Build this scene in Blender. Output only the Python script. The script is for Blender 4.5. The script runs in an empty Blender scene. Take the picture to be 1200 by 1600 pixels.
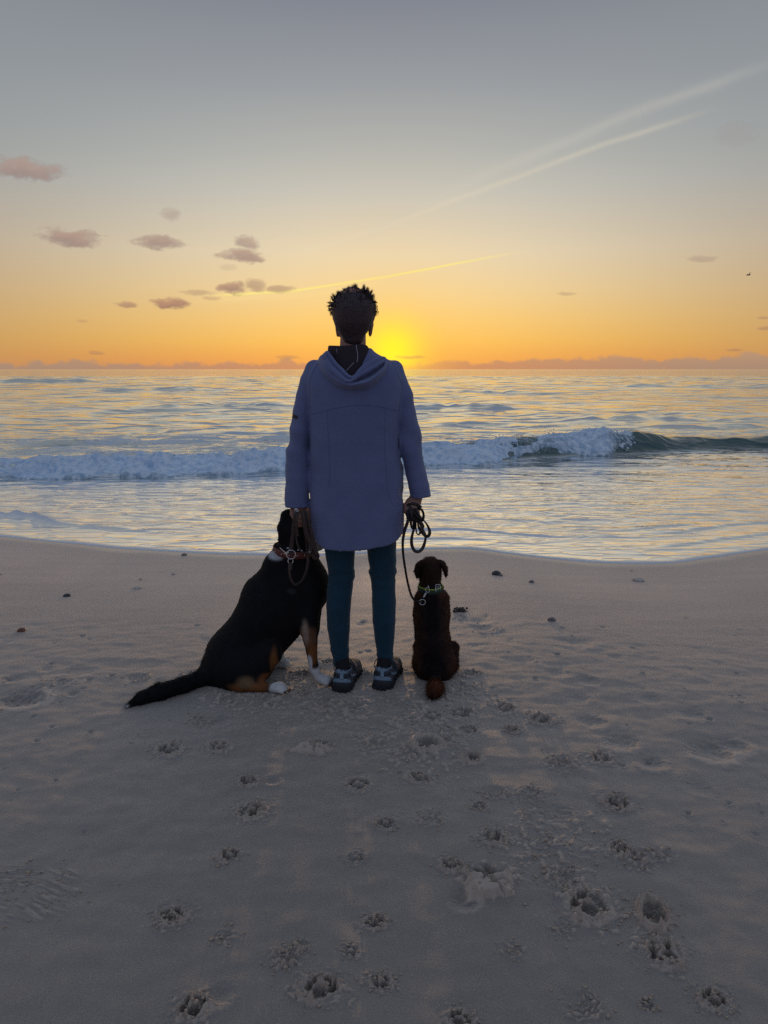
import bpy, bmesh, math, random
import numpy as np
from mathutils import Vector, Matrix
from mathutils.bvhtree import BVHTree

random.seed(7)
rng = np.random.default_rng(7)
SC = bpy.context.scene
COL = SC.collection
R = math.radians

# ------------------------------------------------------------------ camera
CAM_H = 1.40
PITCH = R(10.53)
F = 1200.0
cam_d = bpy.data.cameras.new('camera')
cam_d.sensor_fit = 'VERTICAL'
cam_d.sensor_height = 32.0
cam_d.sensor_width = 24.0
cam_d.lens = 24.0
cam_d.clip_start = 0.05
cam_d.clip_end = 40000.0
cam = bpy.data.objects.new('camera', cam_d)
cam.location = (0, 0, CAM_H)
cam.rotation_euler = (R(90) - PITCH, 0, 0)
COL.objects.link(cam)
SC.camera = cam
SC.view_settings.view_transform = 'Standard'
SC.view_settings.look = 'None'
SC.view_settings.exposure = 0.0
SC.view_settings.gamma = 1.0
SC.view_settings.use_curve_mapping = False
SC.cycles.max_bounces = 6
SC.cycles.diffuse_bounces = 3
SC.cycles.glossy_bounces = 3
SC.cycles.transmission_bounces = 3
SC.cycles.sample_clamp_indirect = 3.0
SC.cycles.sample_clamp_direct = 6.0
SC.cycles.use_denoising = False

CP, SP = math.cos(PITCH), math.sin(PITCH)


def ray(px, py):
    """direction through a point of the 1200x1600 photograph"""
    xc = (px - 600.0) / F
    yc = (800.0 - py) / F
    return Vector((xc, CP + yc * SP, -SP + yc * CP))


def W(px, py, Y):
    """that ray's point on the upright plane y = Y"""
    d = ray(px, py)
    t = Y / d.y
    return Vector((d.x * t, Y, CAM_H + d.z * t))


def G(px, py, z=0.0):
    """that ray's point on the level z"""
    d = ray(px, py)
    t = (z - CAM_H) / d.z
    return Vector((d.x * t, d.y * t, z))


def mpp(py, Y):
    """metres per photo pixel at depth Y"""
    return Y / ray(600, py).y / F


def azel(px, py):
    d = ray(px, py).normalized()
    return math.atan2(d.x, d.y), math.asin(d.z)


def lin(r, g, b):
    out = []
    for c in (r, g, b):
        c /= 255.0
        out.append(c / 12.92 if c <= 0.04045 else ((c + 0.055) / 1.055) ** 2.4)
    return tuple(out) + (1.0,)


# ------------------------------------------------------------------ node helper
class V:
    """a node socket with arithmetic"""
    def __init__(s, nt, sock):
        s.nt, s.s = nt, sock

    def _m(s, op, a, b=None, c=None, clamp=False):
        n = s.nt.nodes.new('ShaderNodeMath')
        n.operation = op
        n.use_clamp = clamp
        for i, v in enumerate((a, b, c)):
            if v is None:
                continue
            if isinstance(v, V):
                s.nt.links.new(v.s, n.inputs[i])
            else:
                n.inputs[i].default_value = v
        return V(s.nt, n.outputs[0])

    def __add__(s, o): return s._m('ADD', s, o)
    __radd__ = __add__
    def __mul__(s, o): return s._m('MULTIPLY', s, o)
    __rmul__ = __mul__
    def __sub__(s, o): return s._m('SUBTRACT', s, o)
    def __rsub__(s, o): return s._m('SUBTRACT', o, s)
    def __truediv__(s, o): return s._m('DIVIDE', s, o)
    def max(s, o): return s._m('MAXIMUM', s, o)
    def min(s, o): return s._m('MINIMUM', s, o)
    def clamp(s): return s._m('ADD', s, 0.0, clamp=True)
    def abs(s): return s._m('ABSOLUTE', s)
    def exp(s): return s._m('EXPONENT', s)
    def pow(s, e): return s._m('POWER', s, e)
    def sqrt(s): return s._m('SQRT', s)

    def smooth(s, lo, hi, a=0.0, b=1.0):
        n = s.nt.nodes.new('ShaderNodeMapRange')
        n.interpolation_type = 'SMOOTHSTEP'
        s.nt.links.new(s.s, n.inputs[0])
        for i, v in enumerate((lo, hi, a, b)):
            n.inputs[i + 1].default_value = v
        return V(s.nt, n.outputs[0])


def mixc(nt, fac, a, b):
    n = nt.nodes.new('ShaderNodeMix')
    n.data_type = 'RGBA'
    for idx, v in ((0, fac), (6, a), (7, b)):
        if isinstance(v, V):
            nt.links.new(v.s, n.inputs[idx])
        elif hasattr(v, 'is_linked'):
            nt.links.new(v, n.inputs[idx])
        else:
            n.inputs[idx].default_value = v
    return n.outputs[2]


def vdot(nt, vec, c):
    n = nt.nodes.new('ShaderNodeVectorMath')
    n.operation = 'DOT_PRODUCT'
    nt.links.new(vec, n.inputs[0])
    n.inputs[1].default_value = c
    return V(nt, n.outputs['Value'])


def nz(nt, vec, scale, detail=4, rough=0.5, mult=(1, 1, 1), off=(0, 0, 0)):
    m = nt.nodes.new('ShaderNodeMapping')
    m.inputs['Scale'].default_value = mult
    m.inputs['Location'].default_value = off
    nt.links.new(vec, m.inputs['Vector'])
    n = nt.nodes.new('ShaderNodeTexNoise')
    n.inputs['Scale'].default_value = scale
    n.inputs['Detail'].default_value = detail
    n.inputs['Roughness'].default_value = rough
    nt.links.new(m.outputs[0], n.inputs['Vector'])
    return V(nt, n.outputs['Fac'])


def ramp(nt, fac, stops):
    n = nt.nodes.new('ShaderNodeValToRGB')
    cr = n.color_ramp
    cr.interpolation = 'LINEAR'
    while len(cr.elements) < len(stops):
        cr.elements.new(0.5)
    for e, (p, c) in zip(cr.elements, stops):
        e.position = p
        e.color = c
    nt.links.new(fac.s if isinstance(fac, V) else fac, n.inputs[0])
    return n.outputs[0]


# ------------------------------------------------------------------ sky
SUN_AZ, SUN_EL = azel(613, 549)


def build_world():
    w = bpy.data.worlds.new('World')
    SC.world = w
    w.use_nodes = True
    nt = w.node_tree
    nt.nodes.clear()
    out = nt.nodes.new('ShaderNodeOutputWorld')
    bg = nt.nodes.new('ShaderNodeBackground')
    tc = nt.nodes.new('ShaderNodeTexCoord')
    d = tc.outputs['Generated']
    sep = nt.nodes.new('ShaderNodeSeparateXYZ')
    nt.links.new(d, sep.inputs[0])
    x, y, z = (V(nt, sep.outputs[i]) for i in range(3))
    el = z._m('ARCSINE', z.max(-1.0).min(1.0)) * (180 / math.pi)      # degrees
    az = x._m('ARCTAN2', x, y) * (180 / math.pi)
    elp = el.max(0.0) / 90.0
    E = lambda deg: deg / 90.0
    # the side of the sky round the sun: elevation profile
    front = ramp(nt, elp, [
        (E(0.0), lin(238, 158, 92)), (E(0.9), lin(250, 176, 88)), (E(2.0), lin(255, 198, 100)),
        (E(3.6), lin(255, 211, 130)), (E(5.5), lin(249, 219, 162)), (E(8.0), lin(238, 221, 188)),
        (E(12.0), lin(204, 202, 192)), (E(14.5), lin(184, 186, 182)), (E(18.5), lin(157, 162, 167)),
        (E(23.5), lin(131, 136, 148)), (E(34.0), lin(118, 132, 160)), (E(55.0), lin(112, 136, 178)),
        (E(90.0), lin(112, 140, 186))])
    back = ramp(nt, elp, [
        (E(0.0), lin(86, 122, 192)), (E(6.0), lin(88, 132, 208)), (E(14.0), lin(86, 138, 220)),
        (E(30.0), lin(86, 138, 218)), (E(55.0), lin(98, 138, 204)), (E(90.0), lin(108, 138, 190))])
    sd = Vector((math.sin(SUN_AZ) * math.cos(SUN_EL), math.cos(SUN_AZ) * math.cos(SUN_EL), math.sin(SUN_EL)))
    cs = vdot(nt, d, sd)
    ang = cs._m('ARCCOSINE', cs.max(-1.0).min(1.0)) * (180 / math.pi)
    hz = (x * sd.x + y * sd.y) / ((x * x + y * y).sqrt() + 1e-4)
    col = mixc(nt, hz.smooth(0.82, -0.35), front, back)
    # darker, greyer away from the sun along the horizon
    col = mixc(nt, az.abs().smooth(2.0, 36.0, 0.0, 0.72), col,
               mixc(nt, el.smooth(0, 16), lin(174, 136, 98), lin(140, 147, 152)))
    # physical sky, a small share of the light
    sky = nt.nodes.new('ShaderNodeTexSky')
    sky.sky_type = 'NISHITA'
    sky.sun_disc = False
    sky.sun_elevation = SUN_EL
    sky.sun_rotation = SUN_AZ
    scl = nt.nodes.new('ShaderNodeVectorMath')
    scl.operation = 'SCALE'
    scl.inputs['Scale'].default_value = 0.05
    nt.links.new(sky.outputs[0], scl.inputs[0])
    col = mixc(nt, 0.08, col, scl.outputs[0])

    # ---- contrails
    def trail(col, pts, w0, w1, colr, amp, wob):
        n1 = nz(nt, d, 26.0, 3)
        for (a, b) in zip(pts[:-1], pts[1:]):
            d0, d1 = ray(*a).normalized(), ray(*b).normalized()
            nrm = d0.cross(d1).normalized()
            tan = (d1 - d0)
            L = tan.length
            tan.normalize()
            s = (vdot(nt, d, tan) - tan.dot(d0)) / L
            dist = (vdot(nt, d, nrm) + (n1 - 0.5) * wob).abs()
            i = pts.index(a)
            n = len(pts) - 1
            wid = (s.clamp() + float(i)) * ((w1 - w0) / n) + w0
            core = (0 - (dist / wid).pow(2.0)).exp()
            first, last = i == 0, i == n - 1
            fade = s.smooth(-0.02 if not first else -0.10, 0.02 if not first else 0.40) * \
                s.smooth(1.02 if not last else 1.05, 0.98 if not last else 0.35)
            col = mixc(nt, (core * fade * amp).clamp(), col, colr)
        return col

    col = trail(col, [(330, 462), (455, 455), (600, 433), (830, 390)], 0.0016, 0.0011, lin(255, 236, 140), 0.95, 0.001)
    col = trail(col, [(300, 470), (480, 462), (640, 430)], 0.004, 0.004, lin(252, 222, 150), 0.35, 0.004)
    col = trail(col, [(440, 402), (600, 357), (700, 316), (800, 280), (930, 230), (1130, 166)], 0.0032, 0.0030, lin(232, 218, 190), 0.24, 0.0025)
    col = trail(col, [(540, 385), (765, 270), (920, 207), (1000, 172), (1260, 80)], 0.0070, 0.0055, lin(208, 202, 190), 0.22, 0.006)

    # ---- glow round the sun
    core = (0 - (ang / 2.0).pow(2.0)).exp()
    halo = (0 - (ang / 4.4)).exp()
    col = mixc(nt, (halo * 0.62).clamp(), col, (1.0, 0.60, 0.085, 1))
    col = mixc(nt, core.clamp(), col, (1.35, 0.93, 0.035, 1))

    # ---- small clouds
    n1 = nz(nt, d, 52.0, 6, 0.62, (1, 1, 2.0))
    n2 = nz(nt, d, 48.0, 6, 0.62, (1, 1, 2.0), (4.2, 1.7, 9.1))
    clouds = [(40, 264, 58, 12, .85), (108, 372, 44, 12, .95), (250, 379, 38, 9, .9), (268, 333, 15, 8, .4),
              (386, 379, 19, 10, .75), (378, 400, 34, 9, .9), (362, 450, 21, 9, .95), (400, 446, 15, 9, .65),
              (436, 452, 20, 5, .65), (310, 457, 24, 4, .45), (265, 475, 26, 8, 1.0), (201, 476, 18, 5, .75),
              (1098, 405, 22, 5, .4), (885, 459, 14, 3, .35), (640, 558, 24, 3.0, .4), (448, 558, 20, 3, .35),
              (150, 551, 14, 3, .4), (1150, 210, 30, 14, .12), (1195, 512, 12, 3, .5), (1192, 497, 10, 2, .4),
              (1145, 547, 14, 2, .4), (128, 502, 10, 2, .25), (330, 466, 14, 3, .35), (355, 418, 12, 4, .2)]
    mask = None
    shade = None
    for (px, py, rx, ry, a) in clouds:
        a0, e0 = azel(px, py)
        ra = math.degrees(rx / F * math.cos(math.atan((px - 600) / F)) ** 2) * 1.02
        re = math.degrees(ry / F) * 1.0
        u = (az - math.degrees(a0)) / ra + (n1 - 0.5) * 1.7
        v = (el - math.degrees(e0)) / re + (n2 - 0.5) * 2.4
        # flatter below, heaped above
        v = v._m('MULTIPLY', v, 1.0)
        r = (u * u + v * v)
        m = r.smooth(1.5, 0.1) * a
        mask = m if mask is None else mask.max(m)
        sv = (v * 0.5 + 0.5) * m
        shade = sv if shade is None else shade.max(sv)
    ccol = mixc(nt, el.smooth(3.0, 9.0), lin(136, 104, 98), lin(144, 122, 120))
    ccol = mixc(nt, shade.clamp(), ccol, mixc(nt, el.smooth(3.0, 9.0), lin(200, 146, 112), lin(188, 156, 138)))
    col = mixc(nt, mask.clamp() * 0.88, col, ccol)

    # ---- cloud bank on the horizon
    cmb = nt.nodes.new('ShaderNodeCombineXYZ')
    nt.links.new(az.s, cmb.inputs[0])
    nt.links.new(el.s, cmb.inputs[1])
    b1 = nz(nt, cmb.outputs[0], 0.34, 5, 0.55, (1, 0.5, 1))
    b2 = nz(nt, cmb.outputs[0], 1.1, 4, 0.55, (1, 1.2, 1), (31, 5, 0))
    side = az.smooth(2.0, 14.0, 0.05, 0.42)
    top = 0.22 + side + ((b1 - 0.45).max(0.0)) * 2.2 + (b2 - 0.5) * 0.8
    bank = (el - top).smooth(0.16, -0.16)
    bank = bank * (el + 90.0).smooth(89.0, 89.9)
    bank = bank * (ang.smooth(1.0, 7.0, 0.30, 1.0)) * az.abs().smooth(60.0, 40.0)
    bcol = mixc(nt, az.abs().smooth(3.0, 24.0), lin(200, 140, 104), lin(160, 138, 124))
    bcol = mixc(nt, el.smooth(0.0, 1.6), bcol, lin(186, 150, 122))
    col = mixc(nt, bank.clamp() * 0.74, col, bcol)
    nt.links.new(col, bg.inputs['Color'])
    bg.inputs['Strength'].default_value = 1.0
    nt.links.new(bg.outputs[0], out.inputs[0])
    w.cycles.sampling_method = 'MANUAL'
    w.cycles.sample_map_resolution = 1024


build_world()

sun_d = bpy.data.lights.new('sun', 'SUN')
sun_d.energy = 0.5
sun_d.angle = R(2.5)
sun_d.color = (1.0, 0.58, 0.28)
sun = bpy.data.objects.new('sun', sun_d)
LAMP_EL = R(1.45)
LAMP_AZ = azel(588, 549)[0]
sdir = Vector((math.sin(LAMP_AZ) * math.cos(LAMP_EL), math.cos(LAMP_AZ) * math.cos(LAMP_EL), math.sin(LAMP_EL)))
sun.rotation_euler = (-sdir).to_track_quat('-Z', 'Y').to_euler()
sun.location = (0, 0, 30)
COL.objects.link(sun)


# ------------------------------------------------------------------ numpy noise
def _hash(ix, iy, iz, seed):
    h = (ix * 374761393 + iy * 668265263 + iz * 2147483647 * 3 + seed * 974711) & 0xFFFFFFFF
    h = ((h ^ (h >> 13)) * 1274126177) & 0xFFFFFFFF
    return ((h ^ (h >> 16)) & 0xFFFF).astype(np.float32) / 32767.5 - 1.0


def noise2(x, y, seed=0):
    x = np.asarray(x, np.float64); y = np.asarray(y, np.float64)
    ix = np.floor(x).astype(np.int64); iy = np.floor(y).astype(np.int64)
    fx = (x - ix).astype(np.float32); fy = (y - iy).astype(np.float32)
    u = fx * fx * fx * (fx * (fx * 6 - 15) + 10)
    v = fy * fy * fy * (fy * (fy * 6 - 15) + 10)
    z0 = np.zeros_like(ix)
    def g(dx, dy):
        a = _hash(ix + dx, iy + dy, z0, seed) * math.pi
        return np.cos(a) * (fx - dx) + np.sin(a) * (fy - dy)
    a = g(0, 0); b = g(1, 0); c = g(0, 1); d = g(1, 1)
    return (a + (b - a) * u + (c - a) * v + (a - b - c + d) * u * v) * 1.5


def noise3(x, y, z, seed=0):
    x = np.asarray(x, np.float64); y = np.asarray(y, np.float64); z = np.asarray(z, np.float64)
    x, y, z = np.broadcast_arrays(x, y, z)
    ix = np.floor(x).astype(np.int64); iy = np.floor(y).astype(np.int64); iz = np.floor(z).astype(np.int64)
    fx = (x - ix).astype(np.float32); fy = (y - iy).astype(np.float32); fz = (z - iz).astype(np.float32)
    u = fx * fx * (3 - 2 * fx); v = fy * fy * (3 - 2 * fy); w = fz * fz * (3 - 2 * fz)
    r = 0
    for dx in (0, 1):
        for dy in (0, 1):
            for dz in (0, 1):
                h = _hash(ix + dx, iy + dy, iz + dz, seed)
                r = r + h * (u if dx else 1 - u) * (v if dy else 1 - v) * (w if dz else 1 - w)
    return r


def fbm2(x, y, oct=4, seed=0, gain=0.5):
    r = 0; a = 1.0
    for i in range(oct):
        r = r + a * noise2(x, y, seed + i * 17)
        x = x * 2.03 + 3.1; y = y * 2.03 + 1.7
        a *= gain
    return r


def sstep(lo, hi, x):
    t = np.clip((x - lo) / (hi - lo), 0, 1)
    return t * t * (3 - 2 * t)


# ------------------------------------------------------------------ object helpers
def setmesh(name, verts, faces):
    """verts Nx3; faces an MxK array (K = 3 or 4) or a list"""
    me = bpy.data.meshes.new(name)
    if isinstance(faces, np.ndarray):
        verts = np.asarray(verts, np.float32)
        n, k = faces.shape
        me.vertices.add(len(verts))
        me.vertices.foreach_set('co', verts.ravel())
        me.loops.add(n * k)
        me.loops.foreach_set('vertex_index', faces.astype(np.int32).ravel())
        me.polygons.add(n)
        me.polygons.foreach_set('loop_start', np.arange(0, n * k, k, dtype=np.int32))
        me.update(calc_edges=True)
        me.validate()
    else:
        me.from_pydata([tuple(v) for v in verts], [], faces)
        me.update()
    return me


def add(name, verts, faces, mat, parent=None, org=None, smooth=True, kind=None, col=None, attrs=None):
    verts = np.asarray(verts, np.float64).reshape(-1, 3)
    if org is not None:
        verts = verts - np.array(org)
    me = setmesh(name, verts, faces)
    me.materials.append(mat)
    if smooth:
        me.polygons.foreach_set('use_smooth', np.ones(len(me.polygons), bool))
    if col is not None:
        ca = me.color_attributes.new('Col', 'FLOAT_COLOR', 'POINT')
        c4 = np.ones((len(verts), 4), np.float32)
        c4[:, :3] = col
        ca.data.foreach_set('color', c4.ravel())
    if attrs:
        for k, a in attrs.items():
            at = me.attributes.new(k, 'FLOAT', 'POINT')
            at.data.foreach_set('value', np.asarray(a, np.float32).ravel())
    o = bpy.data.objects.new(name, me)
    COL.objects.link(o)
    if parent is not None:
        o.parent = parent
    if kind:
        o['kind'] = kind
    return o


def tag(o, label, cat, group=None):
    o['label'] = label
    o['category'] = cat
    if group:
        o['group'] = group
    return o


def thing(name, label, cat, loc, group=None):
    o = bpy.data.objects.new(name, None)
    o.empty_display_size = 0.1
    o.location = loc
    COL.objects.link(o)
    return tag(o, label, cat, group)


def catmull(pts, n=8, closed=False):
    pts = [Vector(p) for p in pts]
    out = []
    m = len(pts)
    segs = m if closed else m - 1
    for i in range(segs):
        if closed:
            p0, p1, p2, p3 = pts[(i - 1) % m], pts[i], pts[(i + 1) % m], pts[(i + 2) % m]
        else:
            p0 = pts[max(i - 1, 0)]; p1 = pts[i]; p2 = pts[i + 1]; p3 = pts[min(i + 2, m - 1)]
        for j in range(n):
            t = j / n
            out.append(0.5 * ((2 * p1) + (-p0 + p2) * t + (2 * p0 - 5 * p1 + 4 * p2 - p3) * t * t +
                              (-p0 + 3 * p1 - 3 * p2 + p3) * t ** 3))
    if not closed:
        out.append(pts[-1])
    return out


def tube_geo(path, rad, k=8, closed=False):
    """swept round tube; rad number or list"""
    n = len(path)
    V_, F_ = [], []
    up = None
    for i, p in enumerate(path):
        a = path[(i - 1) % n] if (closed or i > 0) else p
        b = path[(i + 1) % n] if (closed or i < n - 1) else p
        t = (b - a).normalized()
        if up is None:
            up = Vector((0, 0, 1)) if abs(t.z) < 0.9 else Vector((1, 0, 0))
        s = t.cross(up)
        if s.length < 1e-5:
            s = t.cross(Vector((0.3, 1, 0.1)))
        s.normalize()
        up = s.cross(t).normalized()
        r = rad[i] if hasattr(rad, '__len__') else rad
        for j in range(k):
            th = 2 * math.pi * j / k
            V_.append(p + s * (math.cos(th) * r) + up * (math.sin(th) * r))
    m = n if closed else n - 1
    for i in range(m):
        for j in range(k):
            i2 = (i + 1) % n
            F_.append((i * k + j, i * k + (j + 1) % k, i2 * k + (j + 1) % k, i2 * k + j))
    if not closed:
        F_.append(tuple(range(k - 1, -1, -1)))
        F_.append(tuple((n - 1) * k + j for j in range(k)))
    return V_, F_


def strap_geo(path, w, th, face=Vector((0, -1, 0)), twist=None, closed=False):
    """flat strap: its broad side looks along face, turned by twist (radians per point)"""
    n = len(path)
    V_, F_ = [], []
    for i, p in enumerate(path):
        a = path[(i - 1) % n] if (closed or i > 0) else p
        b = path[(i + 1) % n] if (closed or i < n - 1) else p
        t = (b - a).normalized()
        s = t.cross(face)
        if s.length < 1e-4:
            s = t.cross(Vector((0.2, 0.3, 1)))
        s.normalize()
        nn = s.cross(t).normalized()
        if twist is not None:
            q = Matrix.Rotation(twist[i] if hasattr(twist, '__len__') else twist, 3, t)
            s = q @ s
            nn = q @ nn
        ww = w[i] if hasattr(w, '__len__') else w
        h, e = ww / 2, th / 2
        for (u, v) in ((-h, -e * .4), (-h * .8, -e), (h * .8, -e), (h, -e * .4), (h, e * .4), (h * .8, e), (-h * .8, e), (-h, e * .4)):
            V_.append(p + s * u + nn * v)
    k = 8
    m = n if closed else n - 1
    for i in range(m):
        i2 = (i + 1) % n
        for j in range(k):
            F_.append((i * k + j, i * k + (j + 1) % k, i2 * k + (j + 1) % k, i2 * k + j))
    if not closed:
        F_.append(tuple(range(k - 1, -1, -1)))
        F_.append(tuple((n - 1) * k + j for j in range(k)))
    return V_, F_


def ring_path(c, r, nrm, n=20, sx=1.0, rot=0.0):
    nrm = Vector(nrm).normalized()
    a = nrm.cross(Vector((0, 0, 1)))
    if a.length < 1e-3:
        a = Vector((1, 0, 0))
    a.normalize()
    b = nrm.cross(a)
    out = []
    for i in range(n):
        th = 2 * math.pi * i / n
        u, v = math.cos(th) * r * sx, math.sin(th) * r
        u, v = u * math.cos(rot) - v * math.sin(rot), u * math.sin(rot) + v * math.cos(rot)
        out.append(Vector(c) + a * u + b * v)
    return out


# ------------------------------------------------------------------ signed-distance modeller
class Field:
    def __init__(s, lo, hi, h):
        s.lo, s.h = np.array(lo, float), h
        s.n = np.ceil((np.array(hi, float) - s.lo) / h).astype(int) + 1
        s.ax = [s.lo[i] + h * np.arange(s.n[i]) for i in range(3)]
        s.d = np.full(tuple(s.n), 1.0, np.float32)

    def sl(s, lo, hi, m):
        sl = []
        for i in range(3):
            a = int(np.clip(math.floor((lo[i] - m - s.lo[i]) / s.h), 0, s.n[i]))
            b = int(np.clip(math.ceil((hi[i] + m - s.lo[i]) / s.h) + 1, 0, s.n[i]))
            sl.append(slice(a, max(b, a)))
        g = [s.ax[i][sl[i]].astype(np.float32) for i in range(3)]
        return tuple(sl), (g[0][:, None, None], g[1][None, :, None], g[2][None, None, :])

    def put(s, fn, lo, hi, k=0.01, sub=False):
        sl, P = s.sl(lo, hi, k + 3 * s.h)
        cur = s.d[sl]
        if cur.size == 0:
            return
        new = fn(*P).astype(np.float32)
        if sub:
            if k > 0:
                h = np.clip(0.5 - 0.5 * (cur + new) / k, 0, 1)
                s.d[sl] = cur + (-new - cur) * h + k * h * (1 - h)
            else:
                s.d[sl] = np.maximum(cur, -new)
        else:
            if k > 0:
                h = np.clip(0.5 + 0.5 * (cur - new) / k, 0, 1)
                s.d[sl] = cur + (new - cur) * h - k * h * (1 - h)
            else:
                s.d[sl] = np.minimum(cur, new)

    def cap(s, a, b, ra, rb=None, k=0.01, sq=(1, 1, 1), sub=False):
        """tapered capsule a-b; sq scales the axes of the distance (larger = thinner that way)"""
        rb = ra if rb is None else rb
        a, b = np.array(a, np.float32), np.array(b, np.float32)
        q = np.array(sq, np.float32)
        ba = (b - a) * q
        L2 = float(ba @ ba) + 1e-12
        def fn(x, y, z):
            px, py, pz = (x - a[0]) * q[0], (y - a[1]) * q[1], (z - a[2]) * q[2]
            h = np.clip((px * ba[0] + py * ba[1] + pz * ba[2]) / L2, 0, 1)
            return np.sqrt((px - h * ba[0]) ** 2 + (py - h * ba[1]) ** 2 + (pz - h * ba[2]) ** 2) - (ra + (rb - ra) * h)
        r = max(ra, rb) / min(1, *sq)
        s.put(fn, np.minimum(a, b) - r, np.maximum(a, b) + r, k, sub)

    def chain(s, pts, rads, k=0.01, sq=(1, 1, 1)):
        for i in range(len(pts) - 1):
            s.cap(pts[i], pts[i + 1], rads[i], rads[i + 1], k, sq)

    def ell(s, c, r, k=0.01, rot=None, sub=False):
        c = np.array(c, np.float32)
        r = np.array(r, np.float32)
        M = np.array(rot if rot is not None else Matrix.Identity(3)).T
        def fn(x, y, z):
            px, py, pz = x - c[0], y - c[1], z - c[2]
            q = [M[i][0] * px + M[i][1] * py + M[i][2] * pz for i in range(3)]
            k0 = np.sqrt(sum((q[i] / r[i]) ** 2 for i in range(3))) + 1e-6
            k1 = np.sqrt(sum((q[i] / r[i] ** 2) ** 2 for i in range(3))) + 1e-6
            return k0 * (k0 - 1) / k1
        m = float(r.max())
        s.put(fn, c - m, c + m, k, sub)

    def mesh(s):
        d = s.d
        nx, ny, nz_ = d.shape
        ins = d < 0
        c = np.zeros((nx - 1, ny - 1, nz_ - 1), np.uint8)
        for i in (0, 1):
            for j in (0, 1):
                for k in (0, 1):
                    c += ins[i:nx - 1 + i, j:ny - 1 + j, k:nz_ - 1 + k]
        act = np.argwhere((c > 0) & (c < 8))
        idx = np.full(c.shape, -1, np.int32)
        idx[act[:, 0], act[:, 1], act[:, 2]] = np.arange(len(act))
        acc = np.zeros((len(act), 3)); cnt = np.zeros(len(act))
        corners = [(i, j, k) for i in (0, 1) for j in (0, 1) for k in (0, 1)]
        for a in corners:
            for ax in range(3):
                if a[ax]:
                    continue
                b = list(a); b[ax] = 1
                da = d[act[:, 0] + a[0], act[:, 1] + a[1], act[:, 2] + a[2]]
                db = d[act[:, 0] + b[0], act[:, 1] + b[1], act[:, 2] + b[2]]
                m = (da < 0) != (db < 0)
                t = np.where(m, da / np.where(m, da - db, 1), 0)
                p = np.tile(np.array(a, float), (len(act), 1))
                p[:, ax] = t
                acc += np.where(m[:, None], p, 0)
                cnt += m
        v = (act + acc / cnt[:, None]) * s.h + s.lo
        faces = []
        for ax in range(3):
            u, w = [(1, 2), (2, 0), (0, 1)][ax]
            sa = [slice(None)] * 3; sb = [slice(None)] * 3
            sa[ax] = slice(0, -1); sb[ax] = slice(1, None)
            for q in (u, w):
                sa[q] = slice(1, -1); sb[q] = slice(1, -1)
            A, B = ins[tuple(sa)], ins[tuple(sb)]
            e = np.argwhere(A != B)
            if not len(e):
                continue
            flip = ~A[e[:, 0], e[:, 1], e[:, 2]]
            base = e.copy()
            base[:, u] += 1; base[:, w] += 1          # grid index of the edge start
            quad = []
            for (du, dw) in ((-1, -1), (0, -1), (0, 0), (-1, 0)):
                q = base.copy()
                q[:, u] += du; q[:, w] += dw
                quad.append(idx[q[:, 0], q[:, 1], q[:, 2]])
            quad = np.stack(quad, 1)
            quad[flip] = quad[flip][:, ::-1]
            faces.append(quad)
        return v, np.concatenate(faces, 0)


def relax(v, f, it=2, lam=0.5):
    """Laplacian smoothing on a quad mesh"""
    e = np.concatenate([f[:, [0, 1]], f[:, [1, 2]], f[:, [2, 3]], f[:, [3, 0]]], 0)
    n = len(v)
    deg = np.bincount(e.ravel(), minlength=n).astype(float)
    for _ in range(it):
        s = np.zeros_like(v)
        for ax in range(3):
            s[:, ax] = np.bincount(e[:, 0], v[e[:, 1], ax], n) + np.bincount(e[:, 1], v[e[:, 0], ax], n)
        v = v + lam * (s / deg[:, None] - v)
    return v


def vnormals(v, f):
    n = np.cross(v[f[:, 2]] - v[f[:, 0]], v[f[:, 3 % f.shape[1]]] - v[f[:, 1]])
    out = np.zeros_like(v)
    for j in range(f.shape[1]):
        for ax in range(3):
            out[:, ax] += np.bincount(f[:, j], n[:, ax], len(v))
    return out / (np.linalg.norm(out, axis=1, keepdims=True) + 1e-12)


def bvh_of(v, f):
    return BVHTree.FromPolygons([tuple(p) for p in v], [tuple(int(i) for i in q) for q in f])


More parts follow.
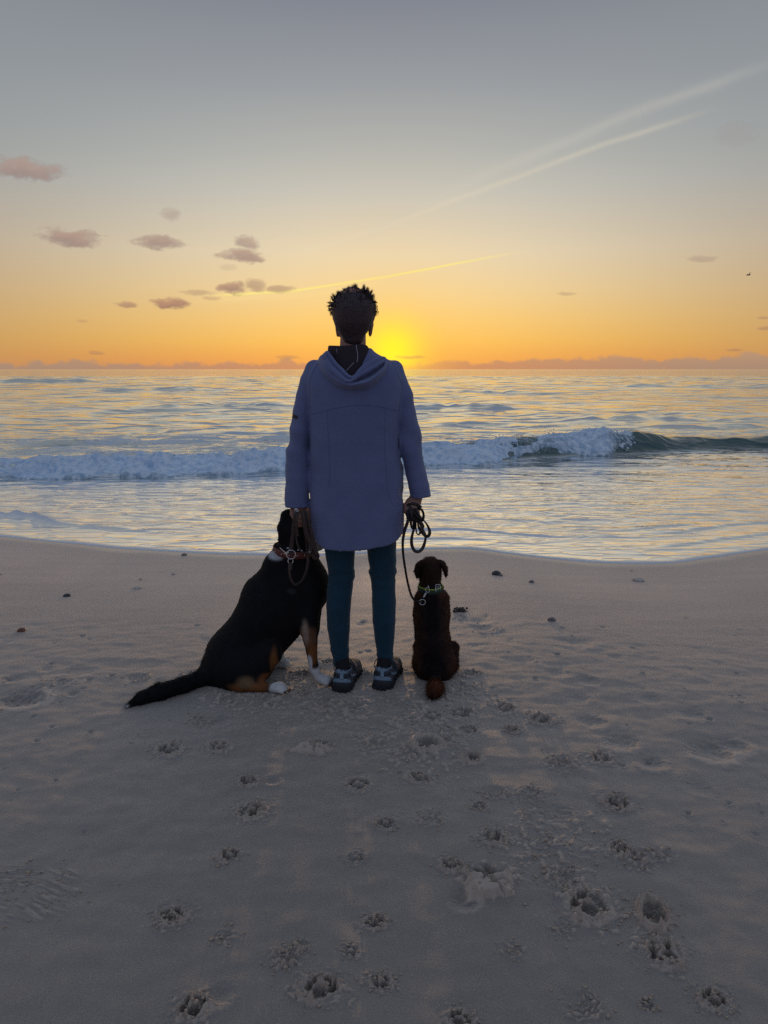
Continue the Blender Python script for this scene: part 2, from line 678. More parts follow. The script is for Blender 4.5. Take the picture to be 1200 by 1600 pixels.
def fur(v, f, n, length, rad, flow, lift, cols, seed, jit=0.35, keep=None):
    """short tapered hairs: one slim triangle each (two verts at the root, one at the tip)"""
    r = np.random.default_rng(seed)
    vn = vnormals(v, f)
    a = np.linalg.norm(np.cross(v[f[:, 1]] - v[f[:, 0]], v[f[:, 3]] - v[f[:, 0]]), axis=1)
    if keep is not None:
        a = a * keep[f[:, 0]]
    fi = r.choice(len(f), n, p=a / a.sum())
    w = r.dirichlet((1, 1, 1, 1), n)
    q = f[fi]
    p = (v[q] * w[:, :, None]).sum(1)
    nn = (vn[q] * w[:, :, None]).sum(1)
    fl = flow(p)
    fl = fl - nn * (fl * nn).sum(1, keepdims=True)
    fl /= np.linalg.norm(fl, axis=1, keepdims=True) + 1e-9
    dirv = fl + nn * lift + r.normal(0, jit, (n, 3))
    dirv /= np.linalg.norm(dirv, axis=1, keepdims=True)
    L = (length(p) if callable(length) else length) * r.uniform(0.6, 1.25, n)
    side = np.cross(dirv, r.normal(0, 1, (n, 3)))
    side /= np.linalg.norm(side, axis=1, keepdims=True) + 1e-9
    rr = rad * r.uniform(0.7, 1.3, n)
    p = p - nn * 0.001
    mid = p + dirv * (L * 0.55)[:, None]
    tip = p + (dirv + fl * 0.35) * L[:, None] 
    V_ = np.concatenate([p - side * rr[:, None], p + side * rr[:, None],
                         mid + side * (rr * .8)[:, None], mid - side * (rr * .8)[:, None], tip], 0)
    i = np.arange(n)
    F_ = np.concatenate([np.stack([i, i + n, i + 2 * n], 1), np.stack([i, i + 2 * n, i + 3 * n], 1),
                         np.stack([i + 3 * n, i + 2 * n, i + 4 * n], 1)], 0)
    c = cols[q[:, 0]] * r.uniform(0.65, 1.3, (n, 1))
    return V_, F_, np.concatenate([c] * 5, 0)


# ------------------------------------------------------------------ materials
def new_mat(name):
    m = bpy.data.materials.new(name)
    m.use_nodes = True
    nt = m.node_tree
    b = nt.nodes['Principled BSDF']
    return m, nt, b


def setv(b, **kw):
    for k, v in kw.items():
        b.inputs[k.replace('_', ' ')].default_value = v


def objco(nt):
    return nt.nodes.new('ShaderNodeTexCoord').outputs['Object']


def posco(nt):
    return nt.nodes.new('ShaderNodeNewGeometry').outputs['Position']


def attr(nt, name, out='Fac'):
    a = nt.nodes.new('ShaderNodeAttribute')
    a.attribute_name = name
    return a.outputs[out]


def bump(nt, b, h, strength, dist):
    n = nt.nodes.new('ShaderNodeBump')
    n.inputs['Strength'].default_value = strength
    n.inputs['Distance'].default_value = dist
    nt.links.new(h.s if isinstance(h, V) else h, n.inputs['Height'])
    nt.links.new(n.outputs[0], b.inputs['Normal'])
    return n


def simple(name, col, rough=0.6, metal=0.0, noise=0.0, nscale=60, bumpd=0.0, spec=0.5, sheen=0.0):
    m, nt, b = new_mat(name)
    setv(b, Roughness=rough, Metallic=metal)
    b.inputs['Specular IOR Level'].default_value = spec
    b.inputs['Sheen Weight'].default_value = sheen
    c = col + (1.0,) if len(col) == 3 else col
    if noise or bumpd:
        n = nz(nt, objco(nt), nscale, 4, 0.6)
        lo = tuple(x * (1 - noise) for x in c[:3]) + (1,)
        hi = tuple(min(1, x * (1 + noise)) for x in c[:3]) + (1,)
        nt.links.new(mixc(nt, n.smooth(0.3, 0.7), lo, hi), b.inputs['Base Color'])
        if bumpd:
            bump(nt, b, n, 1.0, bumpd)
    else:
        b.inputs['Base Color'].default_value = c
    return m


def sand_mat():
    m, nt, b = new_mat('sand')
    p = posco(nt)
    big = nz(nt, p, 1.3, 4, 0.55)
    mid = nz(nt, p, 9.0, 5, 0.6)
    grain = nz(nt, p, 420.0, 2, 0.7)
    speck = nz(nt, p, 170.0, 2, 0.6, (1, 1, 1), (5, 3, 1))
    wet = V(nt, attr(nt, 'wet'))
    c = mixc(nt, big.smooth(0.3, 0.7), (0.212, 0.172, 0.138, 1), (0.252, 0.204, 0.163, 1))
    c = mixc(nt, mid.smooth(0.35, 0.7) * 0.35, c, (0.198, 0.160, 0.128, 1))
    c = mixc(nt, grain.smooth(0.40, 0.66), mixc(nt, 0.35, c, (0.10, 0.08, 0.07, 1)), mixc(nt, 0.25, c, (0.45, 0.38, 0.32, 1)))
    c = mixc(nt, speck.smooth(0.66, 0.74) * 0.6, c, (0.07, 0.055, 0.05, 1))
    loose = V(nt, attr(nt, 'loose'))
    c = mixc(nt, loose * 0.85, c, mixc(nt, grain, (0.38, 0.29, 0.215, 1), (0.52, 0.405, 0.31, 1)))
    c = mixc(nt, wet, c, mixc(nt, big.smooth(0.3, 0.7), (0.29, 0.20, 0.15, 1), (0.335, 0.235, 0.178, 1)))
    nt.links.new(c, b.inputs['Base Color'])
    nt.links.new((0.56 - wet * 0.10 - V(nt, attr(nt, 'edge')) * 0.26).s, b.inputs['Roughness'])
    b.inputs['Specular IOR Level'].default_value = 1.0
    b.inputs['Sheen Weight'].default_value = 0.85
    b.inputs['Sheen Roughness'].default_value = 0.45
    b.inputs['Sheen Tint'].default_value = (1.0, 0.86, 0.74, 1)
    h = grain * 0.0014 * (1 - wet * 0.75) + speck * 0.0009 * (1 - wet * 0.6) + mid * 0.004 * (1 - wet * 0.8)
    bump(nt, b, h, 1.0, 1.0)
    return m


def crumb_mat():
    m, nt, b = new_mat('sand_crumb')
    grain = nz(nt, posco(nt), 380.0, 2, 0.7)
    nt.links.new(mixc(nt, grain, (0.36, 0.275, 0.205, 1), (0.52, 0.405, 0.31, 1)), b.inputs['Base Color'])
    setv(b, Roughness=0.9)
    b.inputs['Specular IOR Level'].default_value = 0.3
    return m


def sea_mat():
    m, nt, b = new_mat('sea_water')
    p = posco(nt)
    foam = V(nt, attr(nt, 'foam'))
    swash = V(nt, attr(nt, 'swash'))
    clear = V(nt, attr(nt, 'clear'))
    def ridges(mult, off, sharp):
        n = nz(nt, p, 1.0, 2, 0.5, mult, off)
        k = 1.0 - ((n - 0.5) * 5.0).abs().min(1.0)
        return k.pow(sharp)
    r0 = ridges((2.0, 5.0, 3.0), (0, 0, 0), 3.0)
    r1 = ridges((0.75, 2.0, 2.0), (7, 3, 0), 3.0)
    r2 = ridges((0.28, 0.80, 1.0), (2, 9, 0), 3.0)
    r3 = ridges((0.10, 0.27, .5), (5, 1, 0), 3.0)
    fine = nz(nt, p, 1.0, 3, 0.6, (11.0, 30.0, 10.0))
    slick = nz(nt, p, 1.0, 5, 0.6, (1.1, 2.6, 1.0), (3, 1, 0))
    bub = nz(nt, p, 34.0, 4, 0.7)
    f = (foam + (bub - 0.5) * 0.5 * foam.smooth(0.02, 0.3)).clamp()
    sl = swash * slick.smooth(0.45, 0.75) * 0.14
    deep = mixc(nt, swash, (0.74, 0.75, 0.71, 1), (1.0, 0.98, 0.95, 1))
    deep = mixc(nt, clear, deep, (0.035, 0.085, 0.080, 1))
    c = mixc(nt, sl.clamp(), deep, (0.80, 0.76, 0.72, 1))
    c = mixc(nt, f, c, (0.80, 0.80, 0.80, 1))
    nt.links.new(c, b.inputs['Base Color'])
    farr = posco(nt)
    sy_ = nt.nodes.new('ShaderNodeSeparateXYZ')
    nt.links.new(farr, sy_.inputs[0])
    nt.links.new((0.07 + f * 0.5 + sl * 0.25).s, b.inputs['Roughness'])
    b.inputs['IOR'].default_value = 1.6
    b.inputs['Specular IOR Level'].default_value = 0.8
    nt.links.new(((1 - f) * (0.97 - sl * 0.6) * (1 - clear * 0.62)).clamp().s, b.inputs['Metallic'])
    geo = nt.nodes.new('ShaderNodeNewGeometry')
    sep = nt.nodes.new('ShaderNodeSeparateXYZ')
    nt.links.new(p, sep.inputs[0])
    yy = V(nt, sep.outputs[1])
    off = 1 - swash
    near = yy.smooth(26.0, 13.0)
    mid = yy.smooth(9.0, 16.0) * yy.smooth(80.0, 40.0)
    far = yy.smooth(26.0, 60.0)
    h = r0 * near * (0.0030 + 0.0045 * off) + r1 * near * (0.0065 + 0.0175 * off) + r2 * mid * 0.05 + r3 * far * 0.15 \
        + fine * 0.0009 + bub * f * 0.012
    bump(nt, b, h, 1.0, 1.0)
    return m


def foam_mat():
    m, nt, b = new_mat('sea_foam')
    p = posco(nt)
    n = nz(nt, p, 10.0, 6, 0.66)
    thin = V(nt, attr(nt, 'thin'))
    c = mixc(nt, n.smooth(0.3, 0.62), (0.42, 0.60, 0.78, 1), (0.80, 0.88, 0.94, 1))
    c = mixc(nt, (thin * n.smooth(0.70, 0.42)).clamp(), c, (0.03, 0.085, 0.09, 1))
    nt.links.new(c, b.inputs['Base Color'])
    setv(b, Roughness=0.65)
    b.inputs['Specular IOR Level'].default_value = 0.3
    b.inputs['Subsurface Weight'].default_value = 0.0
    bump(nt, b, n, 1.0, 0.022)
    return m


def vcol_mat(name, rough=0.7, spec=0.3, transl=0.0, sheen=0.0, bumps=None):
    m, nt, b = new_mat(name)
    c = attr(nt, 'Col', 'Color')
    nt.links.new(c, b.inputs['Base Color'])
    setv(b, Roughness=rough)
    b.inputs['Specular IOR Level'].default_value = spec
    b.inputs['Sheen Weight'].default_value = sheen
    if bumps:
        bump(nt, b, nz(nt, objco(nt), bumps[0], 3, 0.6, (1, 1, 0.4)), 1.0, bumps[1])
    if transl:
        t = nt.nodes.new('ShaderNodeBsdfTranslucent')
        nt.links.new(c, t.inputs[0])
        mx = nt.nodes.new('ShaderNodeMixShader')
        mx.inputs[0].default_value = transl
        nt.links.new(b.outputs[0], mx.inputs[1])
        nt.links.new(t.outputs[0], mx.inputs[2])
        nt.links.new(mx.outputs[0], nt.nodes['Material Output'].inputs[0])
    return m


M_SAND, M_CRUMB, M_SEA, M_FOAM = sand_mat(), crumb_mat(), sea_mat(), foam_mat()

# ------------------------------------------------------------------ shoreline
SEA = -0.20
_sh = [(-1500, 800), (-400, 822), (-150, 828), (0, 838), (100, 848), (200, 858), (350, 866), (445, 868), (500, 868),
       (580, 864), (650, 858), (740, 857), (800, 866), (900, 877), (1000, 881.5), (1060, 879), (1140, 867),
       (1200, 858), (1350, 846), (1800, 842)]
_sp = np.array([G(a, b, SEA)[:2] for a, b in _sh])
_sx = np.linspace(-14, 14, 5601)
_sy = np.interp(_sx, _sp[:, 0], _sp[:, 1])
_k = np.exp(-np.linspace(-2.5, 2.5, 121) ** 2); _k /= _k.sum()
_sy = np.convolve(np.pad(_sy, 60, mode='edge'), _k, mode='valid')
_sy += 0.012 * noise2(_sx * 3.0, 0 * _sx, 5) + 0.006 * noise2(_sx * 11.0, 0 * _sx, 6)


def shore(x):
    return np.interp(x, _sx, _sy)


# ------------------------------------------------------------------ sand relief
STAMPS = []      # (x, y, R, kind, strength, angle, seed)


def stamp(px, py, rpx, kind, a=1.0, ang=0.0):
    p = G(px, py, 0.0)
    Rw = rpx * mpp(py, p.y)
    STAMPS.append((p.x, p.y, Rw, kind, a, ang, len(STAMPS) + 11))


for s_ in [
    (790, 1107, 20, 'paw', .8), (845, 1124, 20, 'paw', 1.1), (800, 1141, 15, 'paw', .9), (732, 1142, 17, 'paw', .5),
    (675, 1120, 20, 'paw', .6), (720, 1115, 24, 'paw', .6), (655, 1217, 19, 'paw', .9), (640, 1180, 28, 'lump', .8),
    (668, 1163, 24, 'hole', .8), (700, 1162, 20, 'lump', .7), (737, 1187, 16, 'hole', 1.3), (880, 1195, 24, 'lump', 1.0),
    (940, 1187, 20, 'paw', .9), (772, 1240, 20, 'arc', .9), (830, 1245, 22, 'lump', .7), (750, 1262, 14, 'paw', .6),
    (964, 1257, 22, 'paw', 1.2), (672, 1280, 22, 'lump', .6), (603, 1288, 17, 'paw', .8), (772, 1310, 24, 'paw', 1.3),
    (707, 1353, 21, 'paw', 1.1), (765, 1382, 44, 'slab', 1.2), (720, 1403, 24, 'dent', 1.0), (877, 1375, 26, 'lump', .9),
    (968, 1328, 18, 'paw', .9), (993, 1342, 28, 'lump', 1.1), (1035, 1336, 18, 'lump', .6), (920, 1415, 32, 'paw', 1.3),
    (1020, 1428, 32, 'boot', 1.25, .5), (1036, 1490, 30, 'paw', 1.35), (1115, 1560, 26, 'paw', 1.1),
    (905, 1565, 32, 'arc', .8), (596, 1534, 19, 'paw', 1.2), (718, 1592, 22, 'paw', 1.1), (1012, 1568, 13, 'paw', .5),
    (880, 1452, 22, 'lump', .45), (800, 1483, 22, 'lump', .45), (840, 1278, 30, 'lump', .4), (1105, 1171, 34, 'dent', 1.4),
    (1140, 1165, 26, 'dent', .9), (970, 1158, 28, 'dent', .9), (1015, 1192, 22, 'dent', .8), (925, 1127, 22, 'dent', .7),
    (1090, 1226, 24, 'dent', .5), (1080, 1115, 24, 'dent', .6), (1010, 1090, 20, 'dent', .4), (905, 1090, 18, 'dent', .4),
    (870, 1270, 26, 'dent', .5), (265, 1172, 19, 'paw', 1.0), (342, 1166, 20, 'paw', .7), (493, 1168, 28, 'slab', .8),
    (388, 1220, 19, 'paw', .9), (392, 1266, 23, 'paw', 1.25), (358, 1335, 20, 'paw', .8), (268, 1428, 25, 'paw', 1.2),
    (350, 1463, 18, 'lump', .5), (445, 1498, 26, 'lump', 1.0), (500, 1545, 30, 'paw', 1.25), (470, 1478, 18, 'lump', .7),
    (303, 1573, 25, 'paw', 1.3, .5), (345, 1550, 24, 'dent', .7), (585, 1440, 18, 'paw', 1.1), (548, 1487, 15, 'paw', .7),
    (555, 1340, 16, 'paw', .5), (560, 1225, 24, 'paw', .6), (312, 1125, 20, 'lump', .7), (345, 1092, 34, 'lump', .7),
    (60, 1395, 62, 'ridge', 1.0), (20, 1372, 36, 'ridge', .8), (33, 1092, 34, 'dent', 1.8), (40, 1090, 30, 'lump', .5),
    (90, 1068, 30, 'lump', .5), (215, 1057, 18, 'arc', .9), (22, 1060, 18, 'dent', .8), (345, 1125, 16, 'dent', .5),
    (425, 1219, 12, 'dent', .6), (300, 1050, 16, 'lump', .9), (735, 1052, 16, 'paw', .8), (720, 1075, 26, 'lump', .8),
    (470, 1050, 14, 'paw', .8), (510, 1030, 12, 'paw', .8), (545, 1110, 40, 'lump', .8), (620, 1110, 44, 'arc', .8),
    (580, 1165, 30, 'lump', .6), (590, 1140, 34, 'arc', .6), (510, 1100, 30, 'lump', .8), (640, 1125, 18, 'lump', .5),
    (690, 1140, 26, 'lump', .5), (560, 1052, 20, 'lump', .5), (420, 1095, 30, 'lump', .7), (470, 1085, 24, 'lump', .7),
    (718, 953, 14, 'lump', .8), (745, 960, 20, 'dent', .7), (760, 975, 24, 'arc', .5), (905, 998, 26, 'dent', .7),
    (880, 996, 20, 'dent', .5), (945, 967, 14, 'dent', .4), (962, 1023, 14, 'dent', .4), (870, 1050, 20, 'dent', .5),
    (915, 1062, 18, 'dent', .6), (740, 1005, 16, 'dent', .4), (800, 1000, 14, 'dent', .3), (840, 958, 16, 'dent', .4),
    (130, 1045, 26, 'dent', .5), (72, 1044, 14, 'dent', .5), (115, 1085, 10, 'dent', .6), (450, 1060, 16, 'lump', .6),
    (425, 1005, 14, 'arc', .4), (415, 1050, 10, 'lump', .6), (915, 1300, 60, 'rough', .35), (860, 1340, 70, 'rough', .5),
    (610, 1110, 110, 'rough', .45), (660, 1180, 80, 'rough', .6), (420, 1090, 110, 'rough', .5), (720, 1090, 60, 'rough', .5),
    (830, 1330, 60, 'rough', .5), (960, 1430, 60, 'rough', .4),
]:
    stamp(*s_)
# small pits where rain or sand hoppers have marked the smooth sand
for i in range(150):
    px, py = random.uniform(-20, 1220), random.choice([random.uniform(930, 1180), random.uniform(960, 1320)])
    if 300 < px < 960 and py > 1060:
        continue
    stamp(px, py, random.uniform(3, 6.5), 'dent', random.uniform(.5, 1.2))


def zsand0(x, y):
    d = shore(x) - y
    t = np.clip(d / 3.3, 0, 1)
    land = SEA * (1 - (t * t * (3 - 2 * t) * 0.6 + t * 0.4))
    sea = SEA + np.maximum(d, -28) * 0.10
    z = np.where(d > 0, land, sea)
    inl = sstep(0.5, 2.2, d)
    z = z + inl * (0.008 * noise2(x * 0.9, y * 0.9, 1) + 0.0025 * noise2(x * 2.4, y * 2.8, 2))
    z = z + sstep(1.6, 2.8, d) * (0.0035 * noise2(x * 7, y * 9, 3) + 0.0016 * noise2(x * 17, y * 19, 4))
    z = z + sstep(0.1, .8, d) * 0.0018 * noise2(x * 1.4, y * 7, 8)
    return z


def stamp_h(x, y):
    """relief of the prints (flat arrays)"""
    dz = np.zeros_like(x)
    for (sx, sy, Rw, kind, a, ang, sd) in STAMPS:
        reach = Rw * (2.6 if kind in ('paw', 'boot', 'hole', 'slab') else 1.9)
        m = (np.abs(x - sx) < reach) & (np.abs(y - sy) < reach)
        if not m.any():
            continue
        p = (x[m] - sx) / Rw
        q = (y[m] - sy) / Rw
        ca, sa_ = math.cos(ang + (sd * 0.7 % 1.0 - .5) * 1.7), math.sin(ang + (sd * 0.7 % 1.0 - .5) * 1.7)
        p, q = p * ca - q * sa_, p * sa_ + q * ca
        if kind == 'paw':
            p = p * (0.9 + 0.35 * ((sd * .53) % 1.0))
            q = q * (0.85 + 0.35 * ((sd * .29) % 1.0))
        # ragged outline
        pn = p + 0.16 * noise2(p * 3.1 + sd, q * 3.1, sd)
        qn = q + 0.16 * noise2(p * 3.1, q * 3.1 + sd, sd + 1)
        r = np.sqrt(pn * pn + qn * qn)
        fq = min(3.6, Rw / 0.013)
        clod = np.maximum(0, fbm2(p * fq + sd, q * fq, 2, sd + 2, 0.45) + 0.05)
        D = 0.0215 * a * min(1.0, Rw / 0.045)
        e = lambda cx, cy, w: np.exp(-(((pn - cx) ** 2 + (qn - cy) ** 2) / (w * w)) ** 1.6)
        def holes(lst):
            g = None
            for (cx, cy, w, el) in lst:
                gg = np.sqrt(((pn - cx) / w) ** 2 + ((qn - cy) / (w * el)) ** 2)
                g = gg if g is None else np.minimum(g, gg)
            return g
        if kind == 'paw':
            v_ = (sd * 0.37) % 1.0
            g = holes([(0, -.30, .44, .8), (-.60, .08, .21, 1.35), (-.24, .50, .21, 1.45), (.24, .50, .20, 1.45), (.60, .08, .21, 1.35)])
            h = -1.0 * sstep(1.12, .72, g) * (0.8 + .5 * v_)
            h = h + np.exp(-((g - 1.28) / 0.22) ** 2) * (0.34 + 0.55 * clod)
            h = h + 0.55 * np.exp(-(((pn) / .22) ** 2 + ((qn - .1) / .16) ** 2))
            rim = np.exp(-((r - 1.05) / 0.20) ** 2)
            lob = 0.5 + 0.9 * np.clip(noise2(np.cos(np.arctan2(q, p)) * 2.2 + sd, np.sin(np.arctan2(q, p)) * 2.2, sd + 3) + .25, 0, 1)
            h = h + rim * lob * (0.25 + 0.8 * clod) * (0.8 - 0.35 * q)
            ln = (noise2(p * 1.6 + 9, q * 1.6, sd + 5) > 0.05) * 1.0
            h = h + 0.35 * clod * np.exp(-((r - 1.5) / .35) ** 2) * ln
        elif kind == 'hole':
            h = -2.0 * np.exp(-(r / 0.6) ** 4) + np.exp(-((r - 0.95) / 0.28) ** 2) * (0.5 + 1.0 * clod)
        elif kind == 'boot':
            rr = np.sqrt((pn / 0.62) ** 2 + (qn / 1.0) ** 2)
            h = -1.1 * np.exp(-(rr / 0.85) ** 6) * (0.75 + 0.35 * np.sin(qn * 9 + pn * 3)) \
                + np.exp(-((rr - 1.08) / 0.2) ** 2) * (0.6 + 1.0 * clod) + 0.5 * clod * np.exp(-(rr / 1.0) ** 4)
        elif kind == 'dent':
            D = 0.014 * a * min(1.0, Rw / 0.024)
            h = -np.exp(-(r / 0.75) ** 2) + 0.28 * np.exp(-((np.sqrt(pn ** 2 + (qn + .35) ** 2) - 1.05) / .35) ** 2) * (qn < .2)
        elif kind == 'lump':
            D = 0.019 * a
            cl = np.maximum(0, fbm2(p * fq * .85 + sd, q * fq * .85, 2, sd + 4, 0.5) - 0.06)
            h = 1.5 * cl * np.exp(-(r / 1.0) ** 3) - 0.45 * np.exp(-(((pn - .2) ** 2 + (qn - .3) ** 2) / .16))
        elif kind == 'rough':
            D = 0.014 * a
            cl = np.maximum(0, fbm2(x[m] * 34 + sd, y[m] * 34, 2, sd + 4, 0.5) - 0.25)
            h = 2.0 * cl * np.exp(-(r / 1.0) ** 3)
        elif kind == 'arc':
            D = 0.010 * a
            h = 0
            for i in range(3):
                r0 = 0.45 + 0.28 * i
                h = h + np.exp(-((r - r0) / 0.075) ** 2) * (np.cos(np.arctan2(qn, pn) + 0.9) > -0.15) * (0.6 + clod)
            h = h - 0.5 * np.exp(-(r / .8) ** 4)
        elif kind == 'ridge':
            D = 0.010 * a
            w = noise2(p * 1.2 + 3, q * 6.5 + p * 1.8, sd) + 0.5 * noise2(p * 3, q * 15 + p * 4, sd + 1)
            h = np.maximum(0, w) * np.exp(-(r / 1.0) ** 4) * (0.7 + clod)
        elif kind == 'slab':
            # a plate of crusted sand pushed up on the near side, cracked across
            tri = np.clip((0.55 - np.abs(pn * 0.55 - qn * 0.2)) * 4, 0, 1) * np.clip((qn + 0.85) * 5, 0, 1) * np.clip((0.25 - qn) * 5, 0, 1)
            crack = np.exp(-((pn + 0.1 + 0.5 * qn + 0.1 * noise2(q * 5, p, sd)) / 0.05) ** 2) + \
                np.exp(-((qn + 0.15 + 0.25 * pn + .12 * noise2(p * 4, q, sd + 1)) / 0.06) ** 2) * (pn > -.4)
            h = tri * (1.0 + 0.35 * qn) * (1 - 0.75 * np.clip(crack, 0, 1)) * 1.2
            for (cx, w) in ((-.05, .13), (.30, .14)):
                h = h - 1.6 * np.exp(-((pn - cx + .25 * (qn - .4)) / w) ** 2) * np.exp(-((qn - .5) / .38) ** 4)
            h = h + 0.8 * clod * np.exp(-((r - .8) / .3) ** 2) * (qn > -.1)
        if kind == 'paw':
            h = h * np.clip(0.85 + 0.8 * noise2(p * .9 + sd, q * .9, sd + 8), .25, 1.5)
        dz[m] += D * h
    return dz


def zs(x, y):
    xa, ya = np.array([float(x)]), np.array([float(y)])
    return float(zsand0(xa, ya)[0] + stamp_h(xa, ya)[0])


def Gs(px, py):
    z = 0.0
    for _ in range(12):
        p = G(px, py, z)
        z = 0.5 * z + 0.5 * float(zsand0(np.array([p.x]), np.array([p.y]))[0])
    return G(px, py, z)


def build_sand():
    ys = [1.05]
    while ys[-1] < 4.3:
        y = ys[-1]
        ys.append(y + 0.60 * (y * y + 1.96) / (1.4 * 768))
    while ys[-1] < 8.0:
        ys.append(ys[-1] + 0.045)
    yb = [-400, -150, -60, -25, -10, -4, -1.5, -0.4, 0.2, 0.55, 0.8, 0.95]
    ya = [8.6, 9.5, 11, 14, 20, 30, 45]
    ys = np.array(yb + ys + ya)
    nc = 1000
    u = np.linspace(-1, 1, nc)
    ext = np.array([1.04, 1.1, 1.2, 1.4, 1.8, 2.6, 4.5, 9, 20, 60, 200])
    uu = np.concatenate([-ext[::-1], u, ext])
    half = np.maximum(0.53 * np.clip(ys, 1.0, 9.0) + 0.38, 1.0)
    X = uu[None, :] * half[:, None]
    Y = np.repeat(ys[:, None], len(uu), 1)
    Z = zsand0(X.ravel(), Y.ravel())
    dz = stamp_h(X.ravel(), Y.ravel())
    Z = Z + dz
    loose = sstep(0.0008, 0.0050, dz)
    d = shore(X.ravel()) - Y.ravel()
    n = noise2(X.ravel() * .9, Y.ravel() * 1.4, 21) + 0.5 * noise2(X.ravel() * 3, Y.ravel() * 4, 22)
    wet = sstep(2.3, 0.6, d + 0.35 * n)
    v = np.stack([X.ravel(), Y.ravel(), Z], 1)
    r, c = X.shape
    i = np.arange(r * c).reshape(r, c)
    f = np.stack([i[:-1, :-1], i[:-1, 1:], i[1:, 1:], i[1:, :-1]], -1).reshape(-1, 4)
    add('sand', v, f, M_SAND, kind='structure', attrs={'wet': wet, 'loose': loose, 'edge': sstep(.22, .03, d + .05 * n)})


build_sand()

ICO = None


def ico_unit():
    global ICO
    if ICO is None:
        bm = bmesh.new()
        bmesh.ops.create_icosphere(bm, subdivisions=1, radius=1.0)
        ICO = (np.array([v.co[:] for v in bm.verts]), np.array([[v.index for v in f.verts] for f in bm.faces]))
        bm.free()
    return ICO


def pellets(name, pts, rads, mat, squash=0.8, seed=3):
    iv, if_ = ico_unit()
    n = len(pts)
    r = np.random.default_rng(seed)
    v = iv[None] * (1 + 0.28 * r.normal(0, 1, (n, len(iv), 1)).clip(-1, 1.4)) * np.asarray(rads)[:, None, None]
    v[:, :, 2] *= squash
    v[:, :, 0] *= r.uniform(.75, 1.35, (n, 1))
    v = v + np.asarray(pts)[:, None, :]
    f = if_[None] + (np.arange(n) * len(iv))[:, None, None]
    return add(name, v.reshape(-1, 3), f.reshape(-1, 3), mat, kind='stuff', smooth=True)


def build_crumbs():
    P_, R_ = [], []
    for (sx, sy, Rw, kind, a, ang, sd) in STAMPS:
        dens = {'paw': 46, 'boot': 70, 'hole': 34, 'lump': 46, 'slab': 40, 'ridge': 60, 'arc': 20, 'rough': 130}.get(kind, 0)
        if not dens:
            continue
        n = int(dens * min(a, 1.2))
        if kind == 'rough':
            rr = Rw * np.sqrt(rng.uniform(0, 1, n)) * 1.15
        else:
            rr = Rw * np.abs(rng.normal(0.85, 0.42, n))
        th = rng.uniform(0, 2 * math.pi, n)
        x, y = sx + rr * np.cos(th), sy + rr * np.sin(th)
        s = rng.uniform(0.0012, 0.0042, n) * (1 + 0.5 * (rng.uniform(0, 1, n) > .85))
        P_.append(np.stack([x, y], 1)); R_.append(s)
    P_ = np.concatenate(P_); R_ = np.concatenate(R_)
    z = zsand0(P_[:, 0], P_[:, 1]) + stamp_h(P_[:, 0], P_[:, 1])
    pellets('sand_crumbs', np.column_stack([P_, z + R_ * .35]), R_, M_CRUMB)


build_crumbs()

# ------------------------------------------------------------------ the sea
BRK = []      # breaker: x, base distance y, height, foam
for (px, pb, pt, fm) in [(-420, 753, 716, 1.0), (-150, 749, 713, 1.0), (0, 745, 710, 1.0), (110, 744, 708, 1.0), (200, 742, 704, 1.0), (320, 740, 700, 1.0),
                         (440, 735, 694, 1.0), (560, 730, 688, 1.0), (665, 725, 685, 1.0), (760, 723, 681, 1.0), (815, 719, 676, .8),
                         (850, 715, 672, .75), (900, 713, 666, .85), (955, 711, 662, .9), (985, 708, 664, .5), (1010, 706, 670, .0),
                         (1060, 703, 679, 0), (1120, 701, 677, 0), (1200, 700, 675, 0), (1350, 700, 677, 0), (1700, 700, 690, 0)]:
    g = G(px, pb, SEA)
    yt = g.y + 0.55
    xt = W(px, pt + (16 if fm > .1 else 2), yt)
    BRK.append((g.x, g.y, max(0.10, xt.z - SEA), fm))
BRK = np.array(BRK)
_bx = np.linspace(BRK[0, 0], BRK[-1, 0], 4000)
def _smooth_tab(col, w=61):
    t = np.interp(_bx, BRK[:, 0], BRK[:, col])
    k = np.hanning(w); k /= k.sum()
    return np.convolve(np.pad(t, w // 2, mode='edge'), k, mode='valid')
_by, _bh, _bf = (_smooth_tab(i) for i in (1, 2, 3))


def brk(x):
    w = 0.12 * noise2(x * 1.1, x * 0, 31) + 0.02 * noise2(x * 4, x * 0, 32)
    return np.interp(x, _bx, _by) + w, np.interp(x, _bx, _bh) * (1 + 0.10 * noise2(x * 2.1, x * 0, 33)), np.interp(x, _bx, _bf)


def brk_prof(q, H, W1=0.62):
    back = np.where(q > W1, np.exp(-((q - W1) / 1.9) ** 2), 1.0)
    return H * sstep(0.0, W1, q) * back


